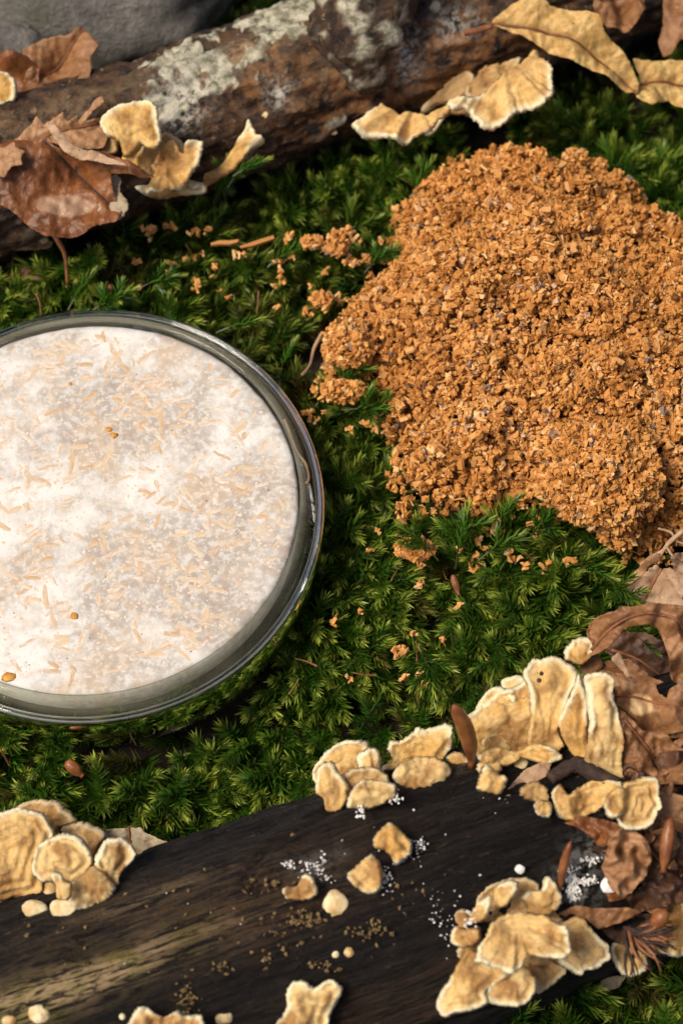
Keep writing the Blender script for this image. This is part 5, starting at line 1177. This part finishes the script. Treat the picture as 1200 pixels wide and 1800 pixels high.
for k in range(N):
    x, y = cand[k]
    rd = math.hypot(x - DC[0], y - DC[1])
    if rd < 0.44 or (rd < 0.475 and random.random() < 0.4): continue
    if pd[k] > 0.025: continue
    fd = axis_dist(FRONT, x, y); bd = axis_dist(BACK, x, y)
    if abs(fd) < 0.20 or abs(bd) < 0.15: continue
    px, py = px0[k], py0[k]
    # bare, browner hollows beside the heap and under the red leaf
    b1 = math.exp(-((px - 500) / 120) ** 2 - ((py - 560) / 110) ** 2); b2 = math.exp(-((px - 60) / 90) ** 2 - ((py - 470) / 50) ** 2)
    if random.random() < 0.6 * b1 + 0.75 * b2: continue
    dens = 0.78 + 0.6 * bare[k] + 1.5 * pits[k] + (3.0 if px0[k] < 330 and 1210 < py0[k] < 1450 else 0) + (0.5 if rd < 0.56 else 0)
    if random.random() > dens: continue
    litter = math.exp(-((px - 1180) / 110) ** 2 - ((py - 1230) / 230) ** 2)
    if random.random() < litter * 1.1: continue
    z = cgz[k] + random.uniform(-0.035, 0.05) + 0.04 * bare[k] + 0.03 * pits[k]
    if 0 < fd < 0.42 and px > 330: z -= 0.06 * (1 - fd / 0.42)
    if py < 300: z -= 0.045
    n1 = noise3(np.array([[x * 4, y * 4, 1.0]]))[0]; n2_ = noise3(np.array([[x * 4, y * 4, 7.0]]))[0]
    droop = sstep(820, 1250, py); tow = -0.75 * droop
    d = (n1 * 0.9 + random.gauss(0, 0.42) + 0.12 * (1 - droop), n2_ * 0.7 + tow + random.gauss(0, 0.42), 1.0)
    hu = min(1.0, max(0.0, (0.9 * b1 * (random.random() < 0.75)) + 0.1 * random.random() + (0.6 if random.random() < 0.07 else 0.0)))
    dn = math.hypot(d[0], d[1]); bend = (d[0] + random.gauss(0, 0.3), d[1] + random.gauss(0, 0.3), -0.3)
    add_shoot((x, y, z), d, random.uniform(0.8, 1.45), random.randrange(12), hu, bend)
# single shoots that stand out in the photograph: foot, tip direction in the picture, size
for x, y, dx, dy, z, s, i in [(395, 350, 0.1, -1, 0.10, 0.8, 1), (410, 310, 1.0, -0.55, 0.17, 0.75, 3), (400, 330, 0.5, -0.8, 0.14, 0.8, 6), (375, 360, 0.3, -1, 0.06, 0.9, 2), (470, 470, 0.8, -0.75, 0.05, 1.0, 0), (380, 585, 1, -0.25, 0.07, 0.9, 3), (490, 660, 0.3, -1, 0.05, 0.8, 6), (600, 720, 1.0, 0.25, 0.06, 1.0, 1), (630, 740, 0.3, -1, 0.05, 0.8, 2), (590, 700, 0.3, -0.8, 0.05, 0.9, 4), (870, 925, 0.55, -1, 0.10, 0.75, 0), (800, 1000, 0.1, -1, 0.09, 1.1, 4), (840, 985, 0.7, -0.5, 0.09, 0.9, 5), (770, 985, -0.6, -0.6, 0.08, 0.9, 7), (920, 960, 0.5, -0.6, 0.07, 0.9, 8), (560, 250, 0.6, -1, 0.03, 0.9, 3), (720, 350, 0.5, -1, 0.05, 0.9, 1), (640, 480, 0.6, -0.7, 0.05, 0.8, 5), (150, 555, 1.0, -0.6, 0.06, 1.0, 1), (240, 510, 1, -0.5, 0.06, 0.9, 2), (120, 545, 0.5, -1, 0.05, 0.9, 3), (100, 1480, 0.3, -1, 0, 0.5, 0), (238, 1440, 0.25, 1.0, 0.1, 0.6, 0), (270, 1290, 0.4, -1, 0.05, 1.0, 4), (240, 1310, -0.4, -0.8, 0.06, 0.9, 5), (570, 1010, -0.7, -0.7, 0.06, 0.9, 2), (1010, 990, 0.8, 0.6, 0.08, 0.8, 0), (1060, 1010, 0.5, 1, 0.09, 0.9, 1), (1120, 1120, 0.5, 0.8, 0.15, 0.5, 0), (1190, 1760, 0.2, -1, -0.06, 1.0, 4), (1180, 1720, -0.4, -0.6, -0.06, 0.8, 5), (830, 1790, 0.4, -1, -0.08, 0.8, 2), (970, 1770, 0.3, -0.8, -0.1, 0.9, 1), (880, 1120, -0.1, 1.0, 0.1, 0.9, 4), (740, 1130, 0.1, 1, 0.1, 1.0, 5), (820, 1180, 0.2, 1, 0.1, 1.0, 7)]:
    dv_ = RT * dx + np.array((0, 1.0, 0)) * (-dy) * 0.9 + np.array((0, 0, 0.55))
    add_shoot(P(x, y, z), dv_, s, i, 0.0, (RT * dx * 0.5 - np.array((0, 0, 0.6))))
me = bpy.data.meshes.new('moss'); me.from_pydata(pts, [], [])
a = me.attributes.new('rot', 'FLOAT_VECTOR', 'POINT'); a.data.foreach_set('vector', np.asarray(rots, np.float32).ravel())
for nm, arr in (('scl', scl), ('hue', hue)):
    a = me.attributes.new(nm, 'FLOAT', 'POINT'); a.data.foreach_set('value', np.asarray(arr, np.float32))
a = me.attributes.new('idx', 'INT', 'POINT'); a.data.foreach_set('value', np.asarray(idx, np.int32))
moss = bpy.data.objects.new('moss', me); link(moss)
tag(moss, 'dense bed of feathery green moss shoots', 'moss', kind='stuff')
ng = bpy.data.node_groups.new('moss_scatter', 'GeometryNodeTree')
ng.interface.new_socket('Geometry', in_out='INPUT', socket_type='NodeSocketGeometry'); ng.interface.new_socket('Geometry', in_out='OUTPUT', socket_type='NodeSocketGeometry')
gi = ng.nodes.new('NodeGroupInput'); go = ng.nodes.new('NodeGroupOutput')
m2p = ng.nodes.new('GeometryNodeMeshToPoints'); iop = ng.nodes.new('GeometryNodeInstanceOnPoints'); ci = ng.nodes.new('GeometryNodeCollectionInfo')
ci.inputs['Collection'].default_value = shoots; ci.inputs['Separate Children'].default_value = True; ci.inputs['Reset Children'].default_value = True
def named(n, t):
    x = ng.nodes.new('GeometryNodeInputNamedAttribute'); x.data_type = t; x.inputs['Name'].default_value = n; return [o for o in x.outputs if o.enabled and o.name == 'Attribute'][0]
L = ng.links.new
L(gi.outputs[0], m2p.inputs['Mesh']); L(m2p.outputs[0], iop.inputs['Points']); L(ci.outputs[0], iop.inputs['Instance']); iop.inputs['Pick Instance'].default_value = True
L(named('idx', 'INT'), iop.inputs['Instance Index']); L(named('rot', 'FLOAT_VECTOR'), iop.inputs['Rotation']); L(named('scl', 'FLOAT'), iop.inputs['Scale'])
L(iop.outputs[0], go.inputs[0])
md = moss.modifiers.new('scatter', 'NODES'); md.node_group = ng
print('moss shoots', len(pts))
